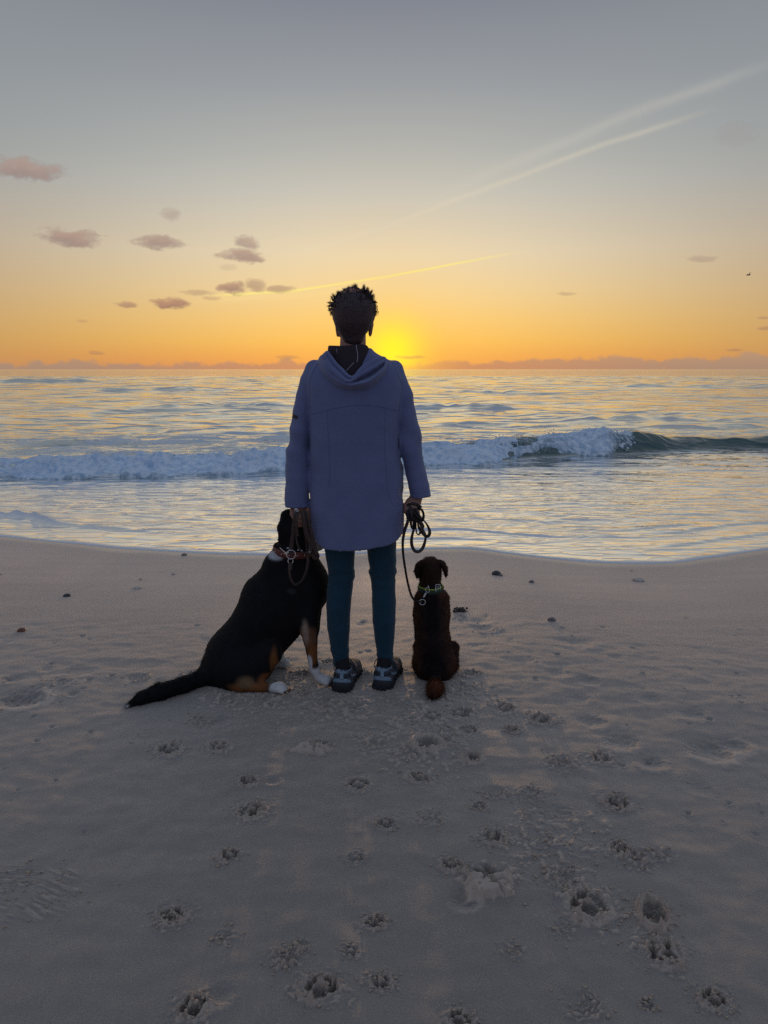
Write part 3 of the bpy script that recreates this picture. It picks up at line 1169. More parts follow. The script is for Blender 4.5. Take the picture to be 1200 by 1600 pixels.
def sea_h(x, y, s, dy):
    """height of the sheet above SEA, and its foam"""
    by, bh, bf = brk(x)
    q = y - by
    off = sstep(-1.0, 2.5, q)
    h = np.zeros_like(x)
    h += 0.012 * (1 - np.exp(-s / 0.03)) * np.exp(-s / 0.5)
    res = lambda lam: np.clip(lam / (2.0 * dy) - 0.35, 0, 1)
    sw = sstep(0.05, 2.0, s)
    # swash: low, long ripples
    h += sw * (0.007 * noise2(x * 1.1, y * 3.2, 40) + 0.006 * noise2(x * 2.3 + y * .5, y * 6.5, 41) + 0.0035 * noise2(x * 5.5, y * 14, 42))
    for (a, lx, ly, sd, sk) in ((0.036, 1.5, .5, 44, .12), (0.066, 3.2, 1.05, 45, -.1), (0.105, 6, 2.3, 46, .15), (0.13, 13, 5.0, 47, .05), (0.16, 36, 12, 48, -.05)):
        n = noise2(x / lx, (y + sk * x) / ly, sd)
        n = n * 0.6 + 0.65 * (0.45 - np.abs(noise2(x / lx * 1.1 + 7, (y - sk * x) / ly * .9, sd + 9)) * 1.6)
        h += a * n * (0.10 + 0.90 * off) * res(ly) * sw
    # separate swells the photograph shows
    for (x0, x1, yc, hh, wy) in ((-58, -36, 97, .75, 2.4), (0.6, 4.2, 31, .34, 1.0), (-9.5, -4.2, 34, .26, 1.1), (6.0, 9.6, 23.5, .36, 1.1), (22, 40, 70, .5, 2.0),
                                 (3.5, 9, 52, .34, 1.6), (-22, -10, 58, .36, 1.6)):
        ex = sstep(x0 - 2, x0 + 1.5, x) * sstep(x1 + 2.5, x1 - 1.5, x)
        yy = y - yc - 0.4 * noise2(x * .5, x * 0, 71)
        ex = ex * np.clip(0.75 + 0.7 * noise2(x * 6.0 / (x1 - x0), y * .25, 72), 0, 1.3)
        h += 0.62 * hh * ex * np.exp(-np.where(yy < 0, (yy / (wy * .45)) ** 2, (yy / (wy * 1.4)) ** 2))
    h += brk_prof(q, bh)
    # a trough in front of the wave
    h -= 0.035 * np.exp(-((q + 0.25) / 0.35) ** 2)
    # foam
    f = np.exp(-(s / (0.026 + 0.045 * np.maximum(0, noise2(x * 2.0, x * 0, 50) + .35))) ** 2) * 0.95
    f2 = fbm2(x * .8 + .3 * noise2(y * 2, x, 60), y * 2.2, 5, 51, .6)
    lf = sstep(-.6, -2.2, x)
    f += sstep(-0.05, 0.35, f2) * np.exp(-((q - 4.6) / 1.5) ** 2) * 0.95 * lf + sstep(0.12, 0.5, f2) * np.exp(-((q - 1.6) / 1.0) ** 2) * np.clip(bf, 0, 1) * .9
    h += lf * 0.13 * np.exp(-np.where(q < 4.0, ((q - 4.0) / .25) ** 2, ((q - 4.0) / .8) ** 2)) * np.clip(.6 + .9 * noise2(x * .55, x * 0, 57), 0, 1.2)
    h += f * 0.03 * np.maximum(0, fbm2(x * 5, y * 5, 3, 58, .6)) * sstep(0, .5, q)
    lace = 1 - np.abs(fbm2(x * 1.4, y * 3.4, 4, 53, .6)) * 3.2
    f += np.clip(lace, 0, 1) * 0.16 * sstep(0.2, 1.2, s) * sstep(0.4, -1.6, q)
    # second swash front coming in at the left
    sf = y - (np.interp(x, [-7, -4.6, -3.9, -3.3, -2.0], [8.75, 8.45, 8.25, 7.75, 7.35]) + .04 * noise2(x * 5, x * 0, 61))
    m2 = sstep(-3.25, -3.7, x)
    m3 = sstep(-2.2, -3.4, x)
    f += np.exp(-((sf - .03) / 0.055) ** 2) * m2 * (1.0 + 0.5 * noise2(x * 9, y * 9, 62)) + 0.3 * m3 * np.exp(-((sf - .2) / .25) ** 2) * sstep(-.1, .4, noise2(x * 4, y * 8, 63))
    h += 0.048 * np.exp(-((sf - .03) / 0.06) ** 2) * m2 * (1 + .7 * noise2(x * 8, y * 8, 64)) + 0.012 * m3 * sstep(0, .1, sf) * np.exp(-sf / .8) * (sf > 0)
    # thin dark lines of following wavelets in the swash
    for (a, b, c, hh) in ((.42, .03, 1, .010), (.85, .05, 2, .012), (1.35, -.03, 3, .011)):
        l = s - a - b * x - 0.08 * noise2(x * .7, x * 0, 80 + c)
        h += hh * np.exp(-np.where(l < 0, (l / .03) ** 2, (l / .16) ** 2)) * sstep(-.25, .3, noise2(x * .45, x * 0, 84 + c))
    clear = sstep(-.05, .15, q) * sstep(1.15, .6, q) * sstep(.10, .25, bh)
    return h, np.clip(f, 0, 1), clear


def build_sea():
    ss = [0.0, 0.012, 0.026, 0.045]
    while ss[-1] < 6.2:
        y = ss[-1] + 6.5
        ss.append(ss[-1] + np.clip(0.62 * y * y / (1.6 * 768), 0.03, 0.06))
    while ss[-1] < 11:
        ss.append(ss[-1] + 0.045)
    while ss[-1] < 170:
        y = ss[-1] + 6.5
        ss.append(ss[-1] + np.clip(0.5 * y * y / (1.6 * 768), 0.10, 0.62))
    while ss[-1] < 26000:
        ss.append(ss[-1] * 1.045)
    ss = np.array(ss)
    dy = np.gradient(ss)
    nc = 620
    u = np.linspace(-1, 1, nc)
    ext = np.array([1.02, 1.06, 1.12, 1.2, 1.35, 1.6, 2.2, 3.5, 7, 15])
    uu = np.concatenate([-ext[::-1], u, ext])
    half = 0.58 * (ss + 6.5) + 0.8
    X = uu[None, :] * half[:, None]
    S = np.repeat(ss[:, None], len(uu), 1)
    sh = shore(X)
    Y = 6.8 + (sh - 6.8) * np.exp(-(S / 5.0) ** 2) + S
    D = np.repeat(dy[:, None], len(uu), 1)
    h, f, clear = sea_h(X.ravel(), Y.ravel(), S.ravel(), D.ravel())
    swash = sstep(1.2, -1.2, Y.ravel() - brk(X.ravel())[0])
    Z = SEA + h
    Z = np.where(S.ravel() == 0, SEA - 0.004, Z)
    v = np.stack([X.ravel(), Y.ravel(), Z], 1)
    r, c = X.shape
    i = np.arange(r * c).reshape(r, c)
    fc = np.stack([i[:-1, :-1], i[:-1, 1:], i[1:, 1:], i[1:, :-1]], -1).reshape(-1, 4)
    print('sea grid', r, c)
    add('sea', v, fc, M_SEA, kind='structure', attrs={'foam': f, 'swash': swash, 'clear': clear})


build_sea()


def build_breaker():
    x0, x1 = -13.5, BRK[BRK[:, 3] > 0.2][-1, 0] + 0.25
    nx, nt_ = 1500, 80
    xs = np.linspace(x0, x1, nx)
    t = np.linspace(0, 1, nt_)
    Xg = np.repeat(xs[:, None], nt_, 1).ravel()
    T = np.repeat(t[None, :], nx, 0).ravel()
    by, bh, bf = brk(Xg)
    toe = 0.16 + 0.22 * noise2(Xg * 1.3, Xg * 0, 90) + 0.12 * noise2(Xg * 4.1, Xg * 0, 91)
    # where the foam starts to thin it leaves the foot of the wave bare
    lw = sstep(.99, .72, bf)
    lift = lw * (0.16 + 0.2 * np.maximum(0, 0.95 - bf) + .06 * noise2(Xg * 3, Xg * 0, 94))
    Q = -toe * (1 - lw) + lift + (1.10 + 0.2 * noise2(Xg * 2, Xg * 0, 92)) * T
    base = brk_prof(Q, bh)
    env = np.sin(math.pi * np.clip(T, 0, 1)) ** 0.55 * np.clip(bf * 1.15, 0, 1)
    b = 0
    amp = 1.0
    px_, py_, pz_ = Xg * 1.9, Q * 2.3, base * 2.3
    for o in range(5):
        b = b + amp * (1 - np.abs(noise3(px_, py_, pz_, 95 + o)) * 2.2)
        px_, py_, pz_ = px_ * 2.05 + 5, py_ * 2.05 + 3, pz_ * 2.05
        amp *= 0.50
    big = 0.5 + 0.5 * noise2(Xg * 1.1, Q * 1.3, 99)
    crest = np.exp(-((Q - 0.52) / 0.20) ** 2)
    solid = 0.35 + .65 * sstep(.6, .98, bf)
    th = env * (0.018 + 0.022 * solid + 0.110 * np.maximum(b, -.06) * (0.45 + 0.9 * big) * solid) 
    spik = np.maximum(0, noise3(Xg * 9, Q * 9, base * 5, 101)) * np.maximum(0, noise2(Xg * 2.2, Q, 102) + .2)
    Y = by + Q - 0.62 * th
    Z = SEA + base + 0.80 * th + crest * env * spik * 0.13 - 0.03 * (1 - env)
    Xd = Xg + env * 0.05 * noise3(Xg * 4, Q * 5, base * 4, 103)
    thin = np.clip((0.93 - bf) * 3.0, 0, 1) * sstep(.60, .25, T + .25 * noise2(Xg * 2.1, Q * 2.0, 120) + .15 * noise2(Xg * 6, Q * 6, 121)) * .9 + sstep(0.72, 1.0, T) * 0.8 + sstep(.15, .0, T) * .5
    v = np.stack([Xd, Y, Z], 1)
    i = np.arange(nx * nt_).reshape(nx, nt_)
    f = np.stack([i[:-1, :-1], i[1:, :-1], i[1:, 1:], i[:-1, 1:]], -1).reshape(-1, 4)
    add('breaker_foam', v, f, M_FOAM, kind='stuff', attrs={'thin': np.clip(thin, 0, 1)})
    # spray thrown off the crest
    n = 2600
    x = np.concatenate([rng.uniform(-12, 5.2, n // 2), rng.normal(2.6, .8, n // 4), rng.normal(4.3, .35, n - n // 2 - n // 4)])
    by, bh, bf = brk(x)
    hgt = np.abs(rng.normal(0, 0.055, n)) * (0.5 + np.maximum(0, noise2(x * 3, x * 0, 110)) * 2.5)
    q = rng.normal(.5, .16, n)
    pts = np.stack([x, by + q, SEA + brk_prof(q, bh) + 0.04 + hgt], 1)[bf > .3]
    pellets('sea_spray', pts, rng.uniform(.003, .011, len(pts)), M_FOAM, 1.0, 8)


build_breaker()

# ------------------------------------------------------------------ the person
YP = 3.28                                   # depth of the standing figure
GZ = zs(-0.12, YP)


def px(px_, py_, Y=YP, dy=0.0):
    p = W(px_, py_, Y)
    return Vector((p.x, p.y + dy, p.z))


PERSON = thing('person', 'person with spiky dark hair, hooded coat and teal leggings, standing between the two dogs', 'person',
               (px(565, 1070).x, YP, GZ))
PO = tuple(PERSON.location)


def sheet(v, f, col_fn):
    return np.array([col_fn(p) for p in v])


M_SKIN = simple('skin', (0.30, 0.15, 0.105), 0.5, noise=0.12, nscale=40, bumpd=0.0006)


def fabric(name, c1, c2, rough=0.8, weave=900, sheen=0.0, wr=None):
    m, nt, b = new_mat(name)
    p = objco(nt)
    n = nz(nt, p, 7.0, 4, 0.55)
    fine = nz(nt, p, weave, 2, 0.6)
    nt.links.new(mixc(nt, (n.smooth(0.25, 0.75) * 0.7 + fine * 0.3).clamp(), c1 + (1,), c2 + (1,)), b.inputs['Base Color'])
    setv(b, Roughness=rough)
    b.inputs['Specular IOR Level'].default_value = 0.25
    b.inputs['Sheen Weight'].default_value = sheen
    w = nz(nt, p, 22.0, 4, 0.55, (1, 1, 0.55))
    bump(nt, b, fine * 0.0003 + w * (wr or 0.004), 1.0, 1.0)
    return m


M_COAT = fabric('coat_fabric', (0.114, 0.138, 0.266), (0.148, 0.172, 0.318), 0.75, sheen=0.22)
M_LINING = fabric('hood_lining', (0.030, 0.020, 0.026), (0.045, 0.032, 0.04), 0.85)
M_SEAM = simple('seam_thread', (0.10, 0.135, 0.29), 0.8)
M_PALE = simple('pale_cord', (0.35, 0.31, 0.36), 0.7)
M_TEAL = fabric('legging_fabric', (0.003, 0.034, 0.060), (0.006, 0.046, 0.076), 0.7, wr=0.003, sheen=.2)
M_BLACK = simple('black_knit', (0.005, 0.005, 0.008), 0.85, noise=.3, nscale=300, bumpd=.0008)
M_BADGE = simple('badge_print', (0.015, 0.014, 0.02), 0.6)

# body: head, neck, trunk, arms, hands and legs in one surface
HC = px(551.5, 487, YP)                       # middle of the skull
hm = mpp(487, YP)


def build_body():
    f = Field((-0.47, 2.98, 0.0), (0.24, 3.52, 1.75), 0.0056)
    # skull, face, jaw
    f.ell(HC + Vector((0, 0.0, 0.012)), (0.076, 0.092, 0.088), 0.01)
    f.ell(HC + Vector((0, 0.055, -0.045)), (0.056, 0.055, 0.075), 0.03)
    f.cap(HC + Vector((-0.02, 0.075, -0.098)), HC + Vector((0.02, 0.075, -0.098)), 0.024, k=0.025)   # chin
    f.cap(HC + Vector((0, 0.105, -0.012)), HC + Vector((0, 0.120, -0.042)), 0.008, 0.014, k=0.014)    # nose
    for s in (-1, 1):
        f.ell(HC + Vector((s * 0.03, 0.102, 0.003)), (0.017, 0.008, 0.010), 0.006, sub=True)            # eye sockets
        f.ell(HC + Vector((s * 0.03, 0.088, 0.002)), (0.012, 0.012, 0.011), 0.004)                      # eyeballs
        f.cap(HC + Vector((s * 0.016, 0.100, 0.020)), HC + Vector((s * 0.044, 0.092, 0.018)), 0.006, k=0.01)
    f.cap(HC + Vector((-0.02, 0.106, -0.066)), HC + Vector((0.02, 0.106, -0.066)), 0.007, k=0.008)     # lips
    f.cap(HC + Vector((-0.02, 0.107, -0.078)), HC + Vector((0.02, 0.107, -0.078)), 0.007, k=0.008)
    # ears
    for (ex, ey0, ey1) in ((527.0, 503, 523), (579.8, 506, 522.5)):
        a = px(ex, ey0, YP + 0.005)
        b = px(ex + (1.0 if ex < 550 else -1.4), ey1, YP + 0.012)
        f.cap(a, b, 0.015, 0.010, 0.010, (1.3, 1, 1))
    # neck
    n0, n1 = px(552, 515, YP), px(551, 556, YP - 0.005)
    f.cap(n0, n1, 0.052, 0.056, 0.015)
    # trunk
    tz = [(578, .070), (600, .095), (620, .10), (660, .105), (720, .100), (780, .105), (815, .10)]
    for (a, ra), (b, rb) in zip(tz[:-1], tz[1:]):
        f.cap(px(553, a), px(555, b), ra, rb, 0.03, (1, 1.15, 1))
    # arms
    LA = [px(496, 604), px(473, 650), px(465, 715), px(465, 780)]
    RA = [px(612, 604), px(635, 650), px(645, 712), px(652, 772)]
    for A in (LA, RA):
        f.chain(A, [.038, .034, .030, .025], 0.01)
    # legs
    LL = [px(536, 800), px(532, 880), px(529, 940), px(530, 985), px(533, 1052)]
    RL = [px(590, 800), px(597, 880), px(600, 940), px(600.5, 985), px(602, 1052)]
    for L in (LL, RL):
        f.chain(L, [.052, .045, .038, .036, .026], 0.008)
    for (L, tx) in ((LL[-1], 0.03), (RL[-1], 0.03)):
        f.cap(Vector((L.x, L.y - .03, L.z - 0.03)), Vector((L.x + tx * 1.3, L.y + 0.10, 0.045)), 0.028, 0.03, 0.02, (1, 1, 1.2))
    # right hand: back of the hand to the camera, fingers curled round the folded lead
    h = px(648, 778, YP - .01)
    m = mpp(790, YP)
    kn = [px(637 + 5.2 * i, 793 + (1.5 if i in (0, 3) else 0), YP - 0.035) for i in range(4)]
    f.cap(px(651, 772), px(649, 782, YP - .012), 0.025, 0.027, 0.012, (1, 1.25, 1))
    for i, k_ in enumerate(kn):
        f.cap(px(645 + 2.4 * i, 780, YP - .015), k_, 0.014, 0.0105, 0.012)
        l = (0.030, 0.034, 0.032, 0.026)[i]
        a = k_ + Vector((0.002, -0.012, -l))
        b = a + Vector((0.0, 0.026, -0.016))
        c = b + Vector((0.0, 0.020, 0.014))
        f.cap(k_, a, 0.0098, 0.0088, 0.004)
        f.cap(a, b, 0.0088, 0.0080, 0.003)
        f.cap(b, c, 0.0080, 0.0070, 0.003)
    th = [px(640, 782, YP - .02), px(633.5, 790, YP - .03), px(634, 799, YP - .045), px(638, 805, YP - .05)]
    f.chain(th, [.014, .011, .010, .008], 0.005)
    # left hand: thumb side to the left, fingers curled over the strap
    f.cap(px(465, 780), px(468, 794, YP - .012), 0.026, 0.027, 0.012, (1, 1.25, 1))
    kn = [px(475.5, 800, YP - .03), px(473, 806.5, YP - .036), px(471, 813, YP - .036), px(469.5, 819, YP - .03)]
    for i, k_ in enumerate(kn):
        f.cap(px(474 - 1.5 * i, 795, YP - .012), k_ + Vector((.016, .012, .006)), 0.014, 0.0115, 0.012)
        kk = k_ + Vector((.016, .010, .004))
        a = kk + Vector((-0.010, -0.022, -0.006))
        b = a + Vector((-0.022, 0.000, -0.003))
        c = b + Vector((-0.010, 0.016, -0.001))
        f.cap(kk, a, 0.0098, 0.0090, 0.004)
        f.cap(a, b, 0.0090, 0.0080, 0.003)
        f.cap(b, c, 0.0080, 0.0068, 0.003)
    th = [px(463, 790, YP - .02), px(457, 797, YP - .032), px(456.5, 804, YP - .04), px(459, 810, YP - .042)]
    f.chain(th, [.014, .011, .0098, .008], 0.005)
    f.cap(px(481, 795, YP - .03), px(485, 812, YP - .028), 0.011, 0.009, 0.008)
    v, q = f.mesh()
    v = relax(v, q, 1, 0.4)
    o = add('body', v, q, M_SKIN, PERSON, PO)
    return v, q


build_body()

# hair: a cap over the scalp and many pointed tufts
M_HAIR = simple('hair', (0.048, 0.030, 0.034), 0.55, noise=0.4, nscale=120, spec=0.4)


def build_hair():
    f = Field(HC - Vector((0.14, 0.14, 0.14)), HC + Vector((0.14, 0.15, 0.15)), 0.004)
    f.ell(HC + Vector((0.004, -0.004, 0.014)), (0.0895, 0.103, 0.074), 0.01)
    f.ell(HC + Vector((0.003, -0.012, -0.016)), (0.086, 0.095, 0.086), 0.02)
    f.cap(HC + Vector((0.0, -0.045, -0.05)), HC + Vector((0.002, -0.038, -0.105)), 0.052, 0.038, 0.03, (0.9, 1.2, 1))
    # the face stays clear
    f.cap(HC + Vector((0, 0.14, 0.02)), HC + Vector((0, 0.14, -0.12)), 0.078, 0.085, 0.01, sub=True)
    for s in (-1, 1):
        f.cap(HC + Vector((s * .09, 0.045, -0.02)), HC + Vector((s * .09, 0.03, -0.09)), 0.03, 0.05, 0.01, sub=True)
    v, q = f.mesh()
    hair = add('hair', v, q, M_HAIR, PERSON, PO)
    r = np.random.default_rng(4)
    Vv, Ff = [], []
    n0 = 0
    def lock(p, d, L, w, bend, k=3, seg=3):
        nonlocal n0
        d = Vector(d).normalized()
        a = d.cross(Vector((0.3, 0.2, 1))).normalized()
        b = d.cross(a)
        c = Vector(p)
        for i in range(seg):
            rr = w * (1 - (i / seg) ** 1.5)
            for j in range(k):
                t = 2 * math.pi * j / k
                Vv.append(c + a * (math.cos(t) * rr) + b * (math.sin(t) * rr))
            c = c + d * (L / seg)
            d = (d + bend / seg).normalized()
        Vv.append(c)
        for i in range(seg - 1):
            for j in range(k):
                u = n0 + i * k
                Ff.append((u + j, u + (j + 1) % k, u + k + (j + 1) % k, u + k + j))
        u = n0 + (seg - 1) * k
        for j in range(k):
            Ff.append((u + j, u + (j + 1) % k, n0 + seg * k))
        n0 = len(Vv)
    tri = v[q].mean(1)
    vn = vnormals(v, q)[q].mean(1)
    for _ in range(3600):
        i = r.integers(len(q))
        p = Vector(tri[i]); nn = Vector(vn[i])
        h = (p.z - HC.z) / 0.1
        if nn.dot(p - HC) < 0:
            continue
        up = max(0.0, min(1.0, (h + 0.05) / 0.9))
        # tufted: lengths vary over the head in clumps
        cl = float(noise3(p.x * 42, p.y * 42, p.z * 42, 77))
        L = 0.004 + 0.009 * up + 0.016 * max(0, cl) * (0.25 + up)
        if h < -0.2:
            L = r.uniform(.003, .008)
        d = nn * (0.55 + .25 * up) + Vector((0, 0.0, 0.75 * up - 0.8 * (1 - up))) + Vector(r.normal(0, .28, 3))
        clump = Vector((float(noise3(p.x * 30, p.y * 30, p.z * 30, 78)), float(noise3(p.x * 30, p.y * 30, p.z * 30, 79)), 0)) * 0.7
        lock(p - nn * .003, d + clump * up, L, r.uniform(.0008, .0019), (clump + Vector((0, 0, -.25))) * .6)
    # the crest of spikes the silhouette shows (photo px root, tip)
    for (rx, ry, tx, ty, n) in ((556, 452, 555, 442.5, 26), (560, 453, 551, 444, 10), (545, 452, 546, 446, 12), (539, 454, 536, 449.5, 8), (568, 453, 569, 444, 22), (574, 456, 575, 447, 20),
                                (578, 459, 582, 452, 12), (580, 463, 586, 459, 10), (584, 470, 589.5, 473, 10), (586, 478, 589, 484, 12),
                                (530, 459, 527.5, 453.5, 12), (525, 463, 519, 458.5, 14), (521, 466, 516, 462.5, 10), (519, 472, 511.5, 472, 16), (518, 476, 511, 479, 16),
                                (517, 481, 513, 486, 12), (519, 486, 517, 494, 10), (586, 486, 587.5, 494, 10)):
        for _ in range(int(n * 3.2)):
            dy = r.uniform(-.055, .055)
            a = px(rx + r.normal(0, 1.9), ry + 1.5 + r.normal(0, 1.2), YP + dy)
            b = px(tx + (tx - rx) * .12 + r.normal(0, 1.1), ty + (ty - ry) * .12 + r.normal(0, .9), YP + dy * .6 + r.normal(0, .01))
            lock(a - (b - a) * .35, b - a, (b - a).length * r.uniform(1.0, 1.35), r.uniform(.0006, .0016), Vector(r.normal(0, .25, 3)))
    # loose single hairs standing off the outline
    for _ in range(420):
        i = r.integers(len(q))
        p = Vector(tri[i]); nn = Vector(vn[i])
        if p.z < HC.z - .02 or nn.dot(p - HC) < 0:
            continue
        lock(p - nn * .002, nn + Vector((0, 0, .5)) + Vector(r.normal(0, .45, 3)), r.uniform(.010, .026), r.uniform(.00025, .0006), Vector(r.normal(0, .5, 3)))
    m, nt, b = new_mat('hair_strand')
    b.inputs['Base Color'].default_value = (0.040, 0.025, 0.027, 1)
    b.inputs['Roughness'].default_value = 0.5
    t = nt.nodes.new('ShaderNodeBsdfTranslucent')
    t.inputs[0].default_value = (0.30, 0.12, 0.05, 1)
    mx = nt.nodes.new('ShaderNodeMixShader')
    mx.inputs[0].default_value = 0.35
    nt.links.new(b.outputs[0], mx.inputs[1])
    nt.links.new(t.outputs[0], mx.inputs[2])
    nt.links.new(mx.outputs[0], nt.nodes['Material Output'].inputs[0])
    add('hair_strands', Vv, Ff, m, hair, PO, smooth=False, kind='stuff')


build_hair()


# ---- coat
def interp_tab(tab, yq):
    t = np.array(tab, float)
    return [np.interp(yq, t[:, 0], t[:, i]) for i in range(1, t.shape[1])]


TORSO = [  # photo row, left, right, half depth, depth offset
    (540, 524, 577, .055, .0), (552, 519, 583, .070, .0), (558, 508, 598, .082, .0), (564, 496, 612, .094, .0), (572, 486, 622, .108, .0), (585, 479, 628, .120, .0), (600, 477, 630, .128, -.004),
    (630, 482, 626, .134, -.006), (660, 484.5, 622, .136, -.006), (700, 485, 622.5, .134, -.002), (745, 485.5, 630, .138, .0),
    (790, 487, 631.5, .142, .0), (820, 488, 630.5, .145, .0), (860, 489, 629.5, .148, .0)]


def build_coat():
    rows = np.array([r_[0] for r_ in TORSO], float)
    zc = np.array([W(600, y, YP).z for y in rows])
    lx = np.array([W(r_[1], r_[0], YP).x for r_ in TORSO])
    rx = np.array([W(r_[2], r_[0], YP).x for r_ in TORSO])
    hb = np.array([r_[3] for r_ in TORSO])
    ob = np.array([r_[4] for r_ in TORSO])
    o = np.argsort(zc)
    zc, lx, rx, hb, ob = zc[o], lx[o], rx[o], hb[o], ob[o]
    f = Field((-0.50, 3.02, 0.56), (0.27, 3.52, 1.52), 0.0046)
    gz = f.ax[2]
    k = np.hanning(17); k /= k.sum()
    sm = lambda a: np.convolve(np.pad(np.interp(gz, zc, a), 8, mode='edge'), k, mode='valid')
    L, Rr, B, O = sm(lx), sm(rx), sm(hb), sm(ob)
    cx, a = (L + Rr) / 2, (Rr - L) / 2
    def torso(inset=0.0):
        def fn(x, y, z):
            i = np.clip(np.round((z - f.lo[2]) / f.h).astype(int), 0, len(gz) - 1)
            A, Bb = a[i] - inset, B[i] - inset
            u, v_ = np.abs(x - cx[i]) / A, np.abs(y - YP - O[i]) / Bb
            rho = (u ** 2.35 + v_ ** 2.35) ** (1 / 2.35)
            return (rho - 1) * np.minimum(A, Bb) * 1.0
        return fn
    f.put(torso(), f.lo, f.lo + f.h * f.n, 0.0)
    hem = [(470, 830), (488, 834), (496, 845), (508, 853), (533, 854.5), (572, 851), (605, 845.5), (620, 841), (630, 833), (650, 826)]
    hx = np.array([W(p_, q_, YP - .05).x for p_, q_ in hem]); hz = np.array([W(p_, q_, YP - .05).z for p_, q_ in hem])
    X3 = f.ax[0][:, None, None]; Z3 = f.ax[2][None, None, :]; Y3 = f.ax[1][None, :, None]
    zh = np.interp(X3, hx, hz)
    f.d = np.maximum(f.d, zh - Z3).astype(np.float32)
    # collar top
    f.d = np.maximum(f.d, Z3 - W(600, 545, YP).z).astype(np.float32)
    # hollow under the hem
    inner = torso(0.011)(X3, Y3, Z3)
    inner = np.maximum(inner, Z3 - (zh + 0.10))
    f.d = np.maximum(f.d, -inner).astype(np.float32)
    # sleeves
    def sleeve(rows_, cuff, k_):
        s = Field(f.lo, f.lo + f.h * (f.n - 1), f.h)
        pts = [px((l + r_) / 2, y, YP + d_) for (y, l, r_, d_) in rows_]
        rad = [(r_ - l) / 2 * mpp(y, YP) for (y, l, r_, d_) in rows_]
        for i in range(len(pts) - 1):
            s.cap(pts[i], pts[i + 1], rad[i], rad[i + 1], 0.006, (1, 0.92, 1))
        (c0, c1) = cuff
        p0, p1 = W(*c0, YP), W(*c1, YP)
        t = (p1 - p0).normalized()
        nn = Vector((-t.z, 0, t.x))
        if nn.z > 0:
            nn = -nn
        pl = (X3 - p0.x) * nn.x + (Z3 - p0.z) * nn.z
        n_ = min(s.d.shape[2], f.d.shape[2])
        d = np.maximum(s.d, pl)
        # creases above the cuff and at the elbow
        h = np.clip(0.5 + 0.5 * (f.d - d) / k_, 0, 1)
        f.d = (f.d + (d - f.d) * h - k_ * h * (1 - h)).astype(np.float32)
    sleeve([(578, 477, 507, 0), (596, 470, 503, 0), (620, 462.5, 494, -.002), (645, 457, 488, -.004), (672, 451, 484.5, -.006), (705, 447.5, 482.5, -.006),
            (745, 446, 482.5, -.006), (765, 445.5, 480, -.008), (800, 445, 484, -.012)], ((445, 791.5), (484, 789.5)), 0.010)
    sleeve([(578, 602, 631, 0), (596, 606, 637, 0), (620, 615, 645, -.002), (645, 620, 650, -.004), (672, 622, 656, -.006), (705, 627.5, 661, -.006),
            (740, 634.5, 667, -.006), (760, 638, 670, -.008), (790, 641, 674, -.012)], ((640, 778.5), (671, 774)), 0.010)
    # drape: soft folds
    n1 = noise3(X3 * 9, Y3 * 9, Z3 * 2.2, 301) * 0.0040
    n2 = noise3(X3 * 15 + Z3 * 10, Y3 * 12, Z3 * 13 - X3 * 9, 302) * 0.0050
    n3 = noise3(X3 * 5 + Z3 * 3, Y3 * 5, Z3 * 5, 303) * 0.0036
    arm = ((X3 < W(486, 700, YP).x) | (X3 > W(624, 700, YP).x)).astype(np.float32)
    el = np.exp(-((Z3 - W(600, 708, YP).z) / 0.11) ** 2) + 0.8 * np.exp(-((Z3 - W(600, 772, YP).z) / 0.05) ** 2)
    f.d = (f.d + n1 + n3 + n2 * (0.40 + arm * (0.4 + 1.7 * el))).astype(np.float32)
    v, q = f.mesh()
    v = relax(v, q, 2, 0.4)
    coat = add('coat', v, q, M_COAT, PERSON, PO)
    return coat, v, q


COAT, cv, cq = build_coat()
CB = bvh_of(cv, cq)


def on_coat(pxx, pyy, off=0.0):
    d = ray(pxx, pyy).normalized()
    loc, nrm, _, _ = CB.ray_cast(Vector((0, 0, CAM_H)), d)
    if loc is None:
        return W(pxx, pyy, YP - 0.01)
    return loc + nrm * off


def seam(pts, name='seam', r=0.0013, mat=None):
    path = [on_coat(p.x, p.y, 0.0004) for p in catmull([(a, b, 0) for a, b in pts], 10)]
    ps = [path[0]]
    for p in path[1:]:
        if (p - ps[-1]).length > 0.003:
            ps.append(p)
    # smooth away facets
    for _ in range(2):
        ps = [ps[0]] + [(ps[i - 1] + ps[i] * 2 + ps[i + 1]) / 4 for i in range(1, len(ps) - 1)] + [ps[-1]]
    a, b = tube_geo(ps, r, 6)
    add(name, a, b, mat or M_SEAM, COAT, PO)


seam([(486, 648), (510, 641), (535, 636), (560, 633), (585, 634), (605, 638), (622, 642)])
seam([(511, 641), (513, 680), (515, 720), (515, 760)], r=.0006)
seam([(602, 638), (601, 680), (602, 720), (606, 765), (615, 790), (630, 788)], r=.0006)
seam([(497, 566), (490, 580), (483, 600), (484, 625), (486, 648)], r=.0012)
seam([(612, 566), (622, 585), (628, 605), (625, 630), (621, 655)], r=.0012)
seam([(445.5, 783), (464, 787), (483, 783)], r=.0006)
seam([(641, 771), (656, 772), (670, 766)], r=.0006)


def coat_patch(name, quad, n, m, off, mat):
    """a printed patch lying on the coat: quad = four photo corners"""
    V_, F_ = [], []
    a, b, c, d = [Vector(p).to_3d() for p in quad]
    for i in range(n + 1):
        for j in range(m + 1):
            u, w = i / n, j / m
            p = (a * (1 - u) + b * u) * (1 - w) + (d * (1 - u) + c * u) * w
            V_.append(on_coat(p.x, p.y, off))
    for i in range(n):
        for j in range(m):
            F_.append((i * (m + 1) + j, i * (m + 1) + j + 1, (i + 1) * (m + 1) + j + 1, (i + 1) * (m + 1) + j))
    add(name, V_, F_, mat, COAT, PO)


